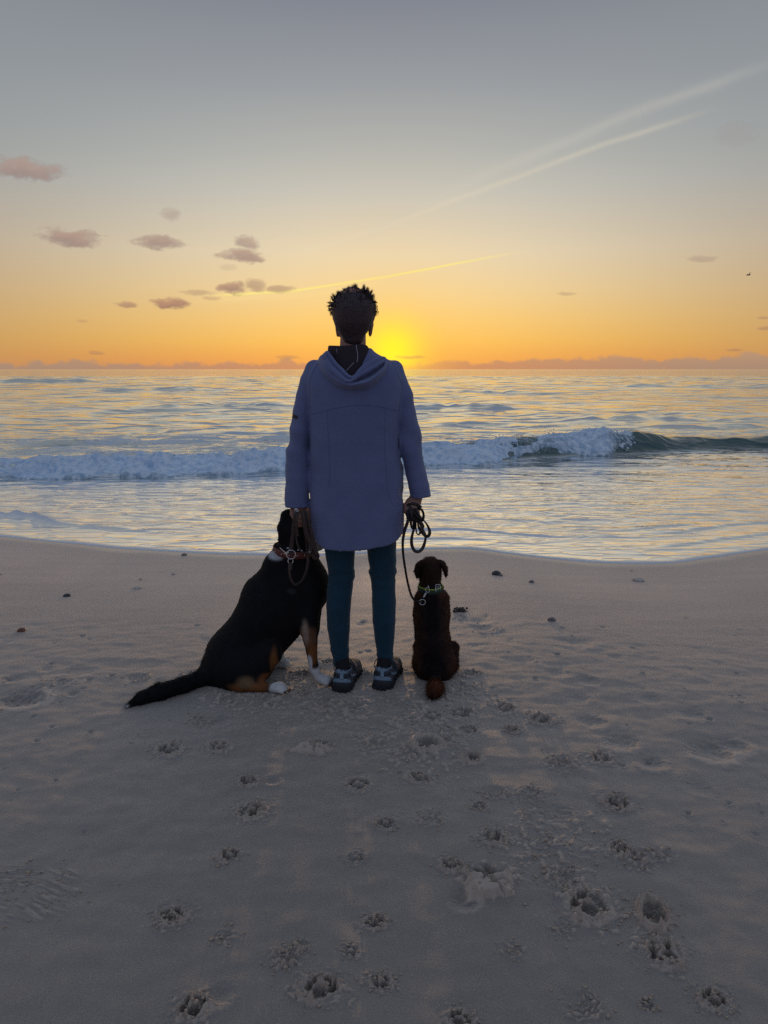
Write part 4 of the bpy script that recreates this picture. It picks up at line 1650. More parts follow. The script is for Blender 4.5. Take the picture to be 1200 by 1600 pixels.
coat_patch('sleeve_badge', [(457.6, 646.6), (466.3, 650.5), (464, 655), (456.6, 652.6)], 8, 3, 0.0012, M_BADGE)


# ---- hood lying on the back, its dark lining and the collar
def build_hood():
    inner = catmull([(506, 552, 0), (509, 548.5, 0), (513.5, 549, 0), (519, 556, 0), (527, 567, 0), (537, 576.5, 0), (544, 584, 0), (549, 587, 0), (553.5, 585, 0), (560, 577, 0),
                     (568, 569, 0), (578, 563, 0), (588, 558.5, 0), (596, 556.5, 0), (602, 557.5, 0)], 6)
    outer = catmull([(500, 556, 0), (496.5, 563, 0), (496.5, 569, 0), (500, 578, 0), (506, 587, 0), (515, 596, 0), (525, 603.5, 0), (536, 608, 0), (549, 609.3, 0), (562, 609.3, 0),
                     (574, 608.5, 0), (588, 600, 0), (599, 588, 0), (604.5, 576, 0), (606, 563, 0)], 6)
    n = len(inner)
    m = 26
    V_, F_ = [], []
    for i in range(n):
        s = i / (n - 1)
        a, b = inner[i], outer[i]
        mid = math.sin(math.pi * s)
        ya = 3.262 - 0.118 * mid ** 0.55           # the edge stands off the back
        for j in range(m + 1):
            t = j / m
            pxx = a.x + (b.x - a.x) * t
            pyy = a.y + (b.y - a.y) * t
            base = on_coat(pxx, pyy)
            yb = base.y if t > .6 else min(base.y, 3.22)
            y = ya * (1 - t) ** 1.4 + (1 - (1 - t) ** 1.4) * (yb - 0.002)
            puff = 0.050 * math.sin(math.pi * min(1, t * .93 + .07)) ** 0.75 * (0.45 + 0.55 * mid)
            # rolled rim along the opening and the creases of the cloth
            puff += 0.006 * math.exp(-((t - .06) / .07) ** 2)
            puff -= 0.010 * math.exp(-((t - .24) / .05) ** 2) * sstep(.05, .3, s) * sstep(.58, .48, s)
            cr = 0.50 + 0.16 * (s - .6)
            puff -= 0.046 * math.exp(-((t - cr) / .085) ** 2) * sstep(.52, .66, s) * sstep(.97, .86, s)
            puff += 0.022 * math.exp(-((t - cr - .2) / .12) ** 2) * sstep(.50, .66, s) * sstep(.97, .86, s)
            puff -= 0.008 * math.exp(-((t - .62 + .5 * (s - .35)) / .06) ** 2) * sstep(.2, .34, s) * sstep(.62, .5, s)
            puff += 0.004 * float(noise2(np.array(s * 9), np.array(t * 3.2), 330)) * mid
            V_.append(W(pxx, pyy, y - puff))
        for j in range(m, -1, -1):                  # the inner face of the cloth
            o = V_[i * (2 * m + 2) + j]
            t = j / m
            V_.append(Vector((o.x, o.y + 0.006 + 0.012 * math.sin(math.pi * t), o.z - 0.001)))
    k = 2 * m + 2
    for i in range(n - 1):
        for j in range(k):
            F_.append((i * k + j, i * k + (j + 1) % k, (i + 1) * k + (j + 1) % k, (i + 1) * k + j))
    F_.append(tuple(range(k)))
    F_.append(tuple((n - 1) * k + j for j in range(k - 1, -1, -1)))
    hood = add('hood', V_, F_, M_COAT, PERSON, PO)
    # stitched rim
    ps = [V_[i * k + 5] + Vector((0, -0.0006, 0)) for i in range(2, n - 2)]
    a, b = tube_geo(ps, 0.0008, 5)
    add('seam', a, b, M_SEAM, hood, PO)
    # collar: a dark band round the neck, higher at the left
    V_, F_ = [], []
    nn, mm = 64, 8
    top = [(510.5, 541.5), (513, 539.3), (522, 540), (535, 540.8), (548, 539.6), (560, 538.2), (572, 537.2), (577.5, 539), (580.5, 545), (583, 556)]
    c = W(546, 556, YP - .005)
    for i in range(nn):
        th = 2 * math.pi * i / nn
        cu, su = math.cos(th), math.sin(th)
        for j in range(mm + 1):
            t = j / mm
            rxx = 0.088 + 0.022 * t
            ryy = 0.082 + (0.046 if su < 0 else .022) * t
            x = c.x + math.copysign(abs(cu) ** .8, cu) * rxx
            y = c.y + math.copysign(abs(su) ** .9, su) * ryy
            tz = np.interp((x - c.x) / 0.088, [-1.05, -.93, -.6, -.2, .2, .6, .85, 1.0], [541.5, 539.6, 540.2, 540.8, 539.0, 537.8, 539.5, 547])
            ztop = W(546, tz, YP - .06).z - (0.03 if su > .5 else 0)
            z = ztop + (W(546, 592, YP - .06).z - ztop) * t
            V_.append(Vector((x, y, z)))
    for i in range(nn):
        for j in range(mm + 1):
            o = V_[i * (mm + 1) + j]
            V_.append(Vector((c.x + (o.x - c.x) * .94, c.y + (o.y - c.y) * .94, o.z)))
    N0 = nn * (mm + 1)
    for i in range(nn):
        i2 = (i + 1) % nn
        for j in range(mm):
            a, b, c_, d = i * (mm + 1) + j, i2 * (mm + 1) + j, i2 * (mm + 1) + j + 1, i * (mm + 1) + j + 1
            F_.append((a, d, c_, b))
            F_.append((N0 + a, N0 + b, N0 + c_, N0 + d))
        a, b = i * (mm + 1), i2 * (mm + 1)
        F_.append((a, b, N0 + b, N0 + a))
    col = add('collar', V_, F_, M_LINING, PERSON, PO)
    bv = BVHTree.FromPolygons([Vector(p) for p in V_], F_)
    def onc(a, b):
        loc, nrm, _, _ = bv.ray_cast(Vector((0, 0, CAM_H)), ray(a, b).normalized())
        return (loc if loc is not None else W(a, b, YP - .1)) + Vector((0, -0.0015, 0))
    for pts, r_ in (([(556.5, 538.8), (557.5, 546), (559, 556), (558, 566)], .0016), ([(525.5, 545), (526.5, 549), (527, 552)], .0010), ([(553, 566.5), (547, 573), (541, 579)], .0014)):
        ps = [onc(p.x, p.y) for p in catmull([(a, b, 0) for a, b in pts], 6)]
        a, b = tube_geo(ps, r_, 6)
        add('collar_seam', a, b, M_PALE, col, PO)


build_hood()


# ---- leggings
def build_leggings():
    f = Field((-0.30, 3.12, 0.04), (0.08, 3.46, 0.84), 0.0046)
    LEFT = [(790, 500, 556), (854, 507.2, 554.7), (882, 511, 554), (902, 512.7, 552.5), (922, 511, 550.3), (946, 509.7, 548), (979, 511.3, 546.8), (1011, 516.4, 545), (1030, 520, 545.8), (1045, 521, 546.3)]
    RIGHT = [(790, 564, 622), (851, 572.5, 619), (874, 575.4, 618.8), (896, 578.7, 618.4), (917, 581, 618), (939, 581, 618.6), (968, 582, 618), (996, 585.3, 616), (1022, 589, 614.5), (1030, 590.3, 614.1), (1042, 590.6, 614.3)]
    Z3 = f.ax[2][None, None, :]
    for rows_, cut in ((LEFT, 1038.5), (RIGHT, 1032.5)):
        yb = [.0, 0, .004, .006, .0, -.006, -.006, 0, 0, 0, 0]
        pts = [px((l + r_) / 2, y, YP + yb[i]) for i, (y, l, r_) in enumerate(rows_)]
        rad = [(r_ - l) / 2 * mpp(y, YP) for (y, l, r_) in rows_]
        for i in range(len(pts) - 1):
            f.cap(pts[i], pts[i + 1], rad[i], rad[i + 1], 0.004, (1, 0.95, 1))
        zc = W(600, cut, YP).z
        xm = W(565, 1030, YP).x
        side = (f.ax[0] < xm) if rows_ is LEFT else (f.ax[0] >= xm)
        d = f.d[side]
        f.d[side] = np.maximum(d, zc - Z3)
    X3 = f.ax[0][:, None, None]; Y3 = f.ax[1][None, :, None]
    zk = W(600, 897, YP).z
    wr = np.exp(-((Z3 - zk) / 0.060) ** 2) + 0.5 * np.exp(-((Z3 - W(600, 1020, YP).z) / 0.035) ** 2)
    n = noise3(X3 * 10 + Z3 * 9, Y3 * 10, Z3 * 44, 340)
    n2 = noise3(X3 * 20, Y3 * 20, Z3 * 16, 341)
    f.d = (f.d + np.minimum(n, .3) * 0.0085 * wr + n2 * 0.0012).astype(np.float32)
    v, q = f.mesh()
    v = relax(v, q, 1, 0.4)
    lg = add('leggings', v, q, M_TEAL, PERSON, PO)
    bv = bvh_of(v, q)
    for rows_, zpx in ((LEFT, 1034), (RIGHT, 1028)):
        ps = []
        l, r_ = [np.interp(zpx, [a[0] for a in rows_], [a[i] for a in rows_]) for i in (1, 2)]
        c = px((l + r_) / 2, zpx)
        for i in range(36):
            th = 2 * math.pi * i / 36
            d = Vector((math.cos(th), math.sin(th), 0))
            loc, nrm, _, _ = bv.ray_cast(c + d * .12, -d)
            ps.append((loc if loc is not None else c + d * .04) + d * .0003)
        a, b = tube_geo(ps, .0011, 5, closed=True)
        add('hem_seam', a, b, simple('legging_thread', (0.008, 0.04, 0.058), .8), lg, PO)


build_leggings()

# ---- socks and shoes
M_UPPER = simple('shoe_mesh', (0.055, 0.065, 0.080), 0.8, noise=.35, nscale=260, bumpd=.0008)
M_SOLE = simple('shoe_sole', (0.014, 0.016, 0.022), 0.7, noise=.3, nscale=90, bumpd=.0006)
M_OVER = simple('shoe_overlay', (0.17, 0.25, 0.32), 0.5, noise=.1, nscale=120)
M_DARK = simple('shoe_dark_trim', (0.012, 0.016, 0.024), 0.6)
M_LACE = simple('shoe_lace', (0.02, 0.02, 0.024), 0.7)


def build_shoe(heel_px, rot, lift, hem):
    """local frame: toe along +y, heel at the origin, sole on z = 0"""
    g = G(*heel_px, 0.0)
    z0 = zs(g.x, g.y + .05) + lift
    base = Vector((g.x, g.y, z0))
    M = Matrix.Translation(base) @ Matrix.Rotation(rot, 4, 'Z') @ Matrix.Diagonal((1.04, 1, 1.12, 1))
    tr = lambda vs: [M @ Vector(p) for p in vs]
    f = Field((-.07, -.03, .0), (.07, .30, .15), 0.003)
    f.cap((0, .040, .040), (0, .045, .072), .040, .035, .01)
    f.cap((0, .045, .045), (.003, .13, .045), .040, .041, .012)
    f.cap((.003, .13, .045), (.0, .215, .032), .045, .036, .012, (1, 1, 1.15))
    f.ell((0, .225, .030), (.045, .045, .030), .012)
    f.cap((0, .09, .075), (0, .17, .058), .022, .020, .02)
    f.cap((0, .052, .100), (0, .066, .16), .036, .044, .008, sub=True)
    f.cap((0, .058, .072), (0, .066, .12), .026, .030, .006, sub=True)
    Z3 = f.ax[2][None, None, :]
    Y3 = f.ax[1][None, :, None]
    f.d = np.maximum(f.d, 0.014 - Z3).astype(np.float32)
    v, q = f.mesh()
    v = relax(v, q, 2, .4)
    root = add('shoe', tr(v), q, M_UPPER, PERSON, PO)
    # sole: lofted outline with a flared, bevelled edge and lugs
    outl = [(0, -.008), (.026, -.002), (.040, .020), (.042, .06), (.039, .10), (.043, .15), (.050, .20), (.047, .245), (.030, .280), (0, .292),
            (-.028, .282), (-.044, .25), (-.046, .20), (-.039, .15), (-.035, .10), (-.040, .06), (-.039, .02), (-.026, -.002)]
    ol = catmull([(a, b, 0) for a, b in outl], 4, closed=True)
    lv = [(0.004, .90), (0.0, .97), (0.012, 1.03), (0.022, 1.06), (0.030, 1.02), (0.034, .95)]
    V_, F_ = [], []
    k = len(ol)
    for (z, s) in lv:
        for p in ol:
            rise = 0.012 * sstep(.22, .29, p.y) + 0.010 * sstep(.03, -.01, p.y) * (z > .02)
            V_.append(Vector((p.x * s, (p.y - .14) * (1 + (s - 1) * .5) + .14, z + rise)))
    for i in range(len(lv) - 1):
        for j in range(k):
            F_.append((i * k + j, i * k + (j + 1) % k, (i + 1) * k + (j + 1) % k, (i + 1) * k + j))
    F_.append(tuple(range(k - 1, -1, -1)))
    F_.append(tuple((len(lv) - 1) * k + j for j in range(k)))
    sole = add('sole', tr(V_), F_, M_SOLE, root, PO)
    V_, F_ = [], []
    for i, p in enumerate(ol):
        if i % 3 == 0:
            d = Vector((p.x, p.y - .14, 0)).normalized()
            t = Vector((-d.y, d.x, 0))
            c = Vector((p.x * 1.02, (p.y - .14) * 1.01 + .14, .008))
            b0 = len(V_)
            for dz in (-.008, .008):
                for (u, w_) in ((-.006, -.004), (.006, -.004), (.005, .004), (-.005, .004)):
                    V_.append(c + t * u + d * w_ + Vector((0, 0, dz)))
            F_ += [(b0 + 3, b0 + 2, b0 + 1, b0), (b0 + 4, b0 + 5, b0 + 6, b0 + 7)] + [(b0 + j, b0 + (j + 1) % 4, b0 + 4 + (j + 1) % 4, b0 + 4 + j) for j in range(4)]
    add('tread_lugs', tr(V_), F_, M_SOLE, root, PO, smooth=False, kind='stuff')
    # overlays: raised bands on the upper, cast onto it from outside
    bv = bvh_of(v, q)
    def patch(fn, nu, nv, off, mat, name):
        P_, Fq = [], []
        for i in range(nu + 1):
            for j in range(nv + 1):
                a, z = fn(i / nu, j / nv)
                d = Vector((math.sin(a), -math.cos(a), 0))
                cen = Vector((0, .048 if abs(a) < 1.6 else .12, z))
                if abs(a) >= 1.6:
                    cen = Vector((0, .048 + (abs(a) - 1.6) * .12, z)); d = Vector((math.copysign(1, a), 0, 0))
                loc, nrm, _, _ = bv.ray_cast(cen + d * .15, -d)
                if loc is None:
                    loc, nrm = cen + d * .04, d
                P_.append(loc + nrm * off)
        w_ = nv + 1
        n = len(P_)
        P2 = [p for p in P_]
        for i in range(nu + 1):
            for j in range(w_):
                edge = i in (0, nu) or j in (0, nv)
                a, z = fn(i / nu, j / nv)
        for i in range(nu):
            for j in range(nv):
                Fq.append((i * w_ + j, (i + 1) * w_ + j, (i + 1) * w_ + j + 1, i * w_ + j + 1))
        # rim going down to the upper
        rim = [i * w_ for i in range(nu + 1)] + [nu * w_ + j for j in range(1, w_)] + [i * w_ + nv for i in range(nu - 1, -1, -1)] + [j for j in range(nv - 1, 0, -1)]
        cc = Vector((0, .06, .05))
        for r_ in rim:
            P2.append(P_[r_] - (P_[r_] - cc).normalized() * (off + .002))
        m_ = len(rim)
        for i in range(m_):
            Fq.append((rim[i], n + i, n + (i + 1) % m_, rim[(i + 1) % m_]))
        add(name, tr(P2), Fq, mat, root, PO)
    patch(lambda u, w_: ((u - .5) * 1.9, .036 + .022 * w_ - .010 * (abs(u - .5) * 2) ** 2), 16, 5, .0022, M_OVER, 'heel_counter')
    patch(lambda u, w_: ((u - .5) * 2.5, .076 + .013 * w_ + .006 * (abs(u - .5) * 2) ** 2), 18, 4, .0022, M_OVER, 'heel_collar')
    patch(lambda u, w_: ((u - .5) * .34 + .05, .055 + .024 * w_), 4, 6, .0034, M_OVER, 'heel_tab')
    patch(lambda u, w_: ((u - .5) * 2.2, .061 + .010 * w_), 16, 3, .0014, M_DARK, 'heel_band')
    for s in (-1, 1):
        patch(lambda u, w_: (s * (1.15 + 1.0 * u), .060 - .026 * u + .010 * w_), 10, 3, .002, M_OVER, 'side_stripe')
        patch(lambda u, w_: (s * (1.75 + 0.9 * u), .030 + .022 * u + .008 * w_), 8, 3, .0018, M_DARK, 'side_stripe')
    # laces and their loose loops
    V_, F_ = [], []
    for i in range(4):
        y = .112 + .019 * i
        path = catmull([(-.027, y, .082 - i * .007), (0, y + .004, .094 - i * .0085), (.027, y, .082 - i * .007)], 5)
        a, b = tube_geo(path, .0022, 6)
        F_ += [tuple(q_ + len(V_) for q_ in t_) for t_ in b]
        V_ += a
    for s in (-1, 1):
        path = catmull([(0, .106, .095), (s * .022, .094, .108), (s * .043, .080, .090), (s * .046, .086, .064), (s * .030, .102, .084), (0, .106, .095)], 6)
        a, b = tube_geo(path, .0019, 6)
        F_ += [tuple(q_ + len(V_) for q_ in t_) for t_ in b]
        V_ += a
    add('laces', tr(V_), F_, M_LACE, root, PO)
    # sock
    e = px(*hem) + Vector((0, 0, .03))
    p0, p1 = M @ Vector((0, .055, .05)), M @ Vector((0, .055, .085))
    a, b = tube_geo(catmull([p0, p1, p1.lerp(e, .55), e], 4), .0325, 24)
    add('sock', a, b, M_BLACK, PERSON, PO)


build_shoe((533, 1080.5), R(-8), -0.004, (533.5, 1036))
build_shoe((596, 1078.5), R(-11), -0.004, (602.4, 1030))


# ------------------------------------------------------------------ dogs
def blob_cols(v, base, blobs, seed=0, var=0.2):
    """coat colour, painted rim light included, by place on the body: blobs = (centre, radius, colour, softness)"""
    c = np.tile(np.array(base, float), (len(v), 1))
    n = noise3(v[:, 0] * 55, v[:, 1] * 55, v[:, 2] * 55, 400 + seed)
    for (cen, rad, colr, soft) in blobs:
        rad = np.array(rad if hasattr(rad, '__len__') else (rad,) * 3, float)
        d = np.sqrt((((v - np.array(cen)) / rad) ** 2).sum(1)) + 0.10 * n
        w = sstep(1 + soft, 1 - soft, d)[:, None]
        c = c * (1 - w) + np.array(colr) * w
    return c * (1 + var * n[:, None])


M_COATF = vcol_mat('dog_hide', 0.75, 0.12, bumps=(90, 0.002))
M_FUR = vcol_mat('dog_fur', 0.6, 0.18, transl=0.35)
M_NOSE = simple('dog_nose', (0.012, 0.010, 0.010), 0.35, bumpd=.0004, nscale=200, noise=.2)
M_EYE = simple('dog_eye', (0.02, 0.010, 0.006), 0.08)
M_CLAW = simple('dog_claw', (0.02, 0.017, 0.015), 0.4)
M_LEATHER = simple('brown_leather', (0.040, 0.022, 0.018), 0.5, noise=.25, nscale=90, bumpd=.0006)
M_REDLEATHER = simple('red_brown_leather', (0.135, 0.030, 0.018), 0.55, noise=.2, nscale=90, bumpd=.0006)
M_CHROME = simple('chrome', (0.62, 0.62, 0.64), 0.22, metal=1.0)
M_DKLEATHER = simple('dark_leather', (0.018, 0.013, 0.014), 0.45, noise=.2, nscale=120, bumpd=.0005)
M_GREEN = simple('yellow_green_edge', (0.38, 0.55, 0.04), 0.6)
M_DKGREEN = simple('dark_green_band', (0.022, 0.040, 0.026), 0.7)


def collar_ring(bv, cen, nrm, hgt, name, mat, parent, org, n=48, out=0.002, th=0.003, ref=0.14):
    """a band round a neck: cast inward onto the hide in the plane through cen"""
    nrm = Vector(nrm).normalized()
    a = nrm.cross(Vector((0, 1, 0))).normalized()
    b = nrm.cross(a).normalized()
    inner = []
    for i in range(n):
        th_ = 2 * math.pi * i / n
        d = a * math.cos(th_) + b * math.sin(th_)
        loc, nn, _, _ = bv.ray_cast(cen + d * ref, -d)
        r = (loc - cen).length if loc is not None else 0.07
        inner.append(r)
    r = np.array(inner)
    for _ in range(4):
        r = (np.roll(r, 1) + 2 * r + np.roll(r, -1)) / 4
    V_, F_ = [], []
    for i in range(n):
        th_ = 2 * math.pi * i / n
        d = a * math.cos(th_) + b * math.sin(th_)
        for (o, h) in ((out, -.5), (out, .5), (out + th, .42), (out + th, -.42)):
            V_.append(cen + d * (r[i] + o) + nrm * (h * hgt))
    for i in range(n):
        i2 = (i + 1) % n
        for j in range(4):
            F_.append((i * 4 + j, i * 4 + (j + 1) % 4, i2 * 4 + (j + 1) % 4, i2 * 4 + j))
    o = add(name, V_, F_, mat, parent, org)
    return o, (lambda ang, off: cen + (a * math.cos(ang) + b * math.sin(ang)) * (np.interp(ang % (2 * math.pi), np.arange(n + 1) * 2 * math.pi / n, np.append(r, r[0])) + off)), a, b


def build_big_dog():
    root = thing('black_dog', 'big black dog with tan and white legs, sitting with its tail stretched on the sand', 'dog', G(400, 1080, 0.0))
    org = tuple(root.location)
    root.location = org
    Yb = 3.38
    B = lambda a, b, y=Yb: W(a, b, y)
    f = Field((-1.22, 2.94, -0.02), (-0.12, 3.80, 0.86), 0.0075)
    # trunk
    f.cap(B(466, 908), B(424, 958), .122, .142, .05, (1, 1.1, 1))
    f.cap(B(424, 958), B(374, 1030), .142, .150, .05, (1, 1.06, 1))
    f.cap(B(374, 1030), B(366, 1046), .150, .128, .05)
    f.cap(B(443, 890), B(415, 929), .072, .104, .04)
    f.ell(B(478, 920, 3.39), (.105, .115, .125), .05)                      # forechest
    f.cap(B(455, 962), B(420, 1004), .075, .065, .05)                     # underside
    # neck and head, seen from behind
    f.cap(B(463, 900, 3.37), B(465, 858, 3.36), .098, .082, .05)
    f.cap(B(432, 882, 3.36), B(452, 866, 3.35), .055, .06, .05)           # nape
    f.ell(B(466, 826, 3.37), (.080, .098, .082), .03)
    f.cap(B(468, 838, 3.42), B(487, 843, 3.54), .056, .040, .03)            # muzzle
    f.cap(B(487, 845, 3.50), B(498, 851, 3.44), .036, .029, .03)           # flews hanging on the right
    # near fore leg
    f.cap(B(480, 925, 3.33), B(481, 975, 3.29), .070, .047, .03)
    f.cap(B(479.5, 975, 3.29), B(487, 1018, 3.285), .040, .0235, .02)
    f.cap(B(487, 1018, 3.285), B(490.5, 1046, 3.285), .0235, .0225, .01)
    f.cap(B(491, 1046, 3.285), B(500, 1060, 3.285), .022, .021, .01)
    def paw(p, d, sc=1.0, toes=4):
        d = Vector(d).normalized()
        sd = Vector((-d.y, d.x, 0))
        f.ell(p + Vector((0, 0, .006)), (.034 * sc, .034 * sc, .022 * sc), .01)
        for i in range(toes):
            u = (i - 1.5) / 1.5
            q = p + d * (.030 - .010 * abs(u)) * sc + sd * u * .024 * sc + Vector((0, 0, -.003))
            f.cap(p + sd * u * .014 * sc, q, .014 * sc, .0125 * sc, .003)
    paw(Vector((W(509, 1060, 3.285).x, 3.275, zs(-.26, 3.27) + .017)), (1, -.25, 0))
    # far fore leg
    f.cap(B(486, 930, 3.46), B(486, 980, 3.47), .060, .040, .03)
    f.cap(B(486, 980, 3.47), B(489, 1026, 3.48), .034, .021, .02)
    g = Vector((W(490, 1040, 3.49).x, 3.49, zs(-.31, 3.49) + .017))
    f.cap(B(489, 1026, 3.48), g, .022, .021, .01)
    paw(g + Vector((.008, 0, 0)), (1, .1, 0), .8)
    # near hind leg
    f.cap(B(384, 1046, 3.27), B(421, 1022, 3.255), .105, .052, .035, (1, 1.15, 1))
    f.cap(B(423, 1020, 3.25), B(398, 1066, 3.225), .050, .028, .022)
    hk = Vector((B(378, 1074, 3.20).x, 3.205, zs(-.62, 3.2) + .024))
    f.cap(B(400, 1062, 3.225), hk, .034, .024, .02)
    pw = Vector((B(434, 1075, 3.19).x, 3.185, zs(-.46, 3.19) + .017))
    f.cap(hk, pw, .025, .020, .012)
    paw(pw + Vector((.006, 0, 0)), (1, -.15, 0), 1.0)
    # far hind leg
    f.cap(B(395, 1040, 3.49), B(428, 1026, 3.52), .085, .05, .03)
    pf = Vector((B(436, 1040, 3.52).x, 3.52, zs(-.5, 3.52) + .018))
    f.cap(B(428, 1026, 3.52), pf, .04, .022, .02)
    paw(pf + Vector((.015, -.01, .0)), (1, -.1, 0), 1.05)
    # rump on the sand, tail
    f.cap(B(345, 1050, 3.34), B(372, 1055, 3.30), .085, .09, .05)
    tl = [B(330, 1060, 3.34), B(312, 1074, 3.27), B(285, 1083, 3.19), B(250, 1091, 3.12), B(222, 1098, 3.07), B(197, 1106, 3.025)]
    tr_ = [.050, .036, .035, .036, .027, .008]
    for p, r in zip(tl, tr_):
        p.z = max(p.z, zs(p.x, p.y) + r * .82)
    f.chain(tl, tr_, .015)
    # ears
    def ear(a, b, c, th, w):
        a, b, c = Vector(a), Vector(b), Vector(c)
        f.cap(a, b, w, w * 1.12, .012, (1.0, 1 / .55, 1.0))
        f.cap(b, c, w * 1.12, w * .62, .008, (1.0, 1 / .5, 1.0))
    ear(B(450, 806, 3.33), B(443.5, 825, 3.31), B(440.5, 842, 3.30), .012, .027)
    f.cap(B(444, 836, 3.30), B(437.5, 844, 3.30), .020, .012, .012, (1, 1.8, 1))
    ear(B(489, 812, 3.35), B(495, 827, 3.36), B(497, 838, 3.365), .012, .024)
    f.cap(B(447, 806, 3.335), B(455, 803, 3.34), .022, .022, .02)
    v, q = f.mesh()
    v = relax(v, q, 1, .4)
    white, tan, blk = (0.62, 0.60, 0.57), (0.17, 0.066, 0.022), (0.0085, 0.0082, 0.0095)
    L1 = B(487, 1018, 3.285)
    cols = blob_cols(v, blk, [
        (B(482, 994, 3.275), (.042, .055, .060), (0.15, 0.075, 0.04), .25), (B(489, 1020, 3.285), (.030, .05, .055), tan, .25),
        (B(477, 990, 3.25), (.016, .035, .055), (0.30, 0.22, 0.17), .5),
        (B(484, 1036, 3.27), (.012, .04, .04), white, .25), (B(496, 1060, 3.285), (.070, .07, .060), white, .12),
        (B(430, 1032, 3.25), (.018, .09, .075), tan, .3), (B(415, 1060, 3.23), (.034, .07, .036), tan, .3), (B(392, 1074, 3.20), (.095, .05, .032), (0.17, 0.070, 0.024), .22),
        (B(384, 1064, 3.2), (.04, .04, .028), (0.16, 0.10, 0.055), .4),
        (pw + Vector((.018, 0, 0)), (.052, .06, .05), white, .12), (pf + Vector((.01, 0, 0)), (.07, .07, .055), white, .15),
        (g + Vector((.02, 0, 0)), (.06, .06, .09), white, .15),
        (B(428, 868, 3.30), (.042, .07, .020), (0.42, 0.44, 0.46), .35), (B(498, 850, 3.43), (.052, .07, .05), white, .2),
        (tl[-1], (.012, .02, .012), (0.5, 0.5, 0.5), .3), (B(455, 925, 3.25), (.02, .03, .012), (0.03, 0.033, 0.036), .5),
        (B(350, 1080, 3.25), (.05, .05, .02), (0.12, 0.06, 0.03), .4),
    ], 1)
    body = add('body', v, q, M_COATF, root, org, col=cols)
    axis = np.array(B(366, 1046) - B(466, 905))
    axis /= np.linalg.norm(axis)
    def flow(p):
        d = np.tile(axis * .6 + np.array([0, 0, -.7]), (len(p), 1))
        t = (p[:, 0] < B(335, 1060).x) & (p[:, 2] < .16)
        d[t] = np.array([-1, -.9, -.15])
        return d
    ln = lambda p: np.where((p[:, 0] < B(325, 1060).x) & (p[:, 2] < .14), .020, np.where(p[:, 2] < .14, .004, .0065))
    a, b, c = fur(v, q, 26000, ln, .0008, flow, .22, cols, 12, jit=.2)
    add('fur', a, b, M_FUR, body, org, smooth=False, kind='stuff', col=c)
    # eyes, nose and claws
    for e in (B(455, 826, 3.455), B(480, 824, 3.46)):
        bm = bmesh.new(); bmesh.ops.create_uvsphere(bm, u_segments=12, v_segments=8, radius=.010)
        add('eye', [tuple(vv.co + e) for vv in bm.verts], [[x.index for x in ff.verts] for ff in bm.faces], M_EYE, root, org); bm.free()
    bm = bmesh.new(); bmesh.ops.create_uvsphere(bm, u_segments=16, v_segments=10, radius=.018)
    nzp = B(488, 838, 3.578)
    add('nose', [(vv.co.x * 1.15 + nzp.x, vv.co.y * .7 + nzp.y, vv.co.z * .8 + nzp.z) for vv in bm.verts], [[x.index for x in ff.verts] for ff in bm.faces], M_NOSE, root, org); bm.free()
    def claws(p, d):
        d = Vector(d).normalized()
        sd = Vector((-d.y, d.x, 0))
        for i in range(4):
            u = (i - 1.5) / 1.5
            q0 = p + d * (.040 - .010 * abs(u)) + sd * u * .024 + Vector((0, 0, -.002))
            a_, b_ = tube_geo([q0, q0 + d * .007 + Vector((0, 0, -.001)), q0 + d * .013 + Vector((0, 0, -.007))], [.0042, .0036, .001], 6)
            add('claw', a_, b_, M_CLAW, root, org)
    claws(Vector((W(509, 1060, 3.285).x, 3.275, zs(-.26, 3.27) + .015)), (1, -.25, 0))
    claws(pw + Vector((.006, 0, -.002)), (1, -.15, 0))
    # collar
    bv = bvh_of(v, q)
    cen = B(465, 858, 3.355)
    col, at, ca, cb = collar_ring(bv, cen, (0.05, -.12, 1), .034, 'collar', M_REDLEATHER, root, org)
    for k in range(16):
        p = at(2 * math.pi * k / 16 + .1, .0055)
        d = (p - cen).normalized()
        a_, b_ = tube_geo([p, p + d * .0015, p + d * .003], [.0034, .0030, .0008], 8)
        add('stud', a_, b_, M_CHROME, col, org)
    return root


build_big_dog()


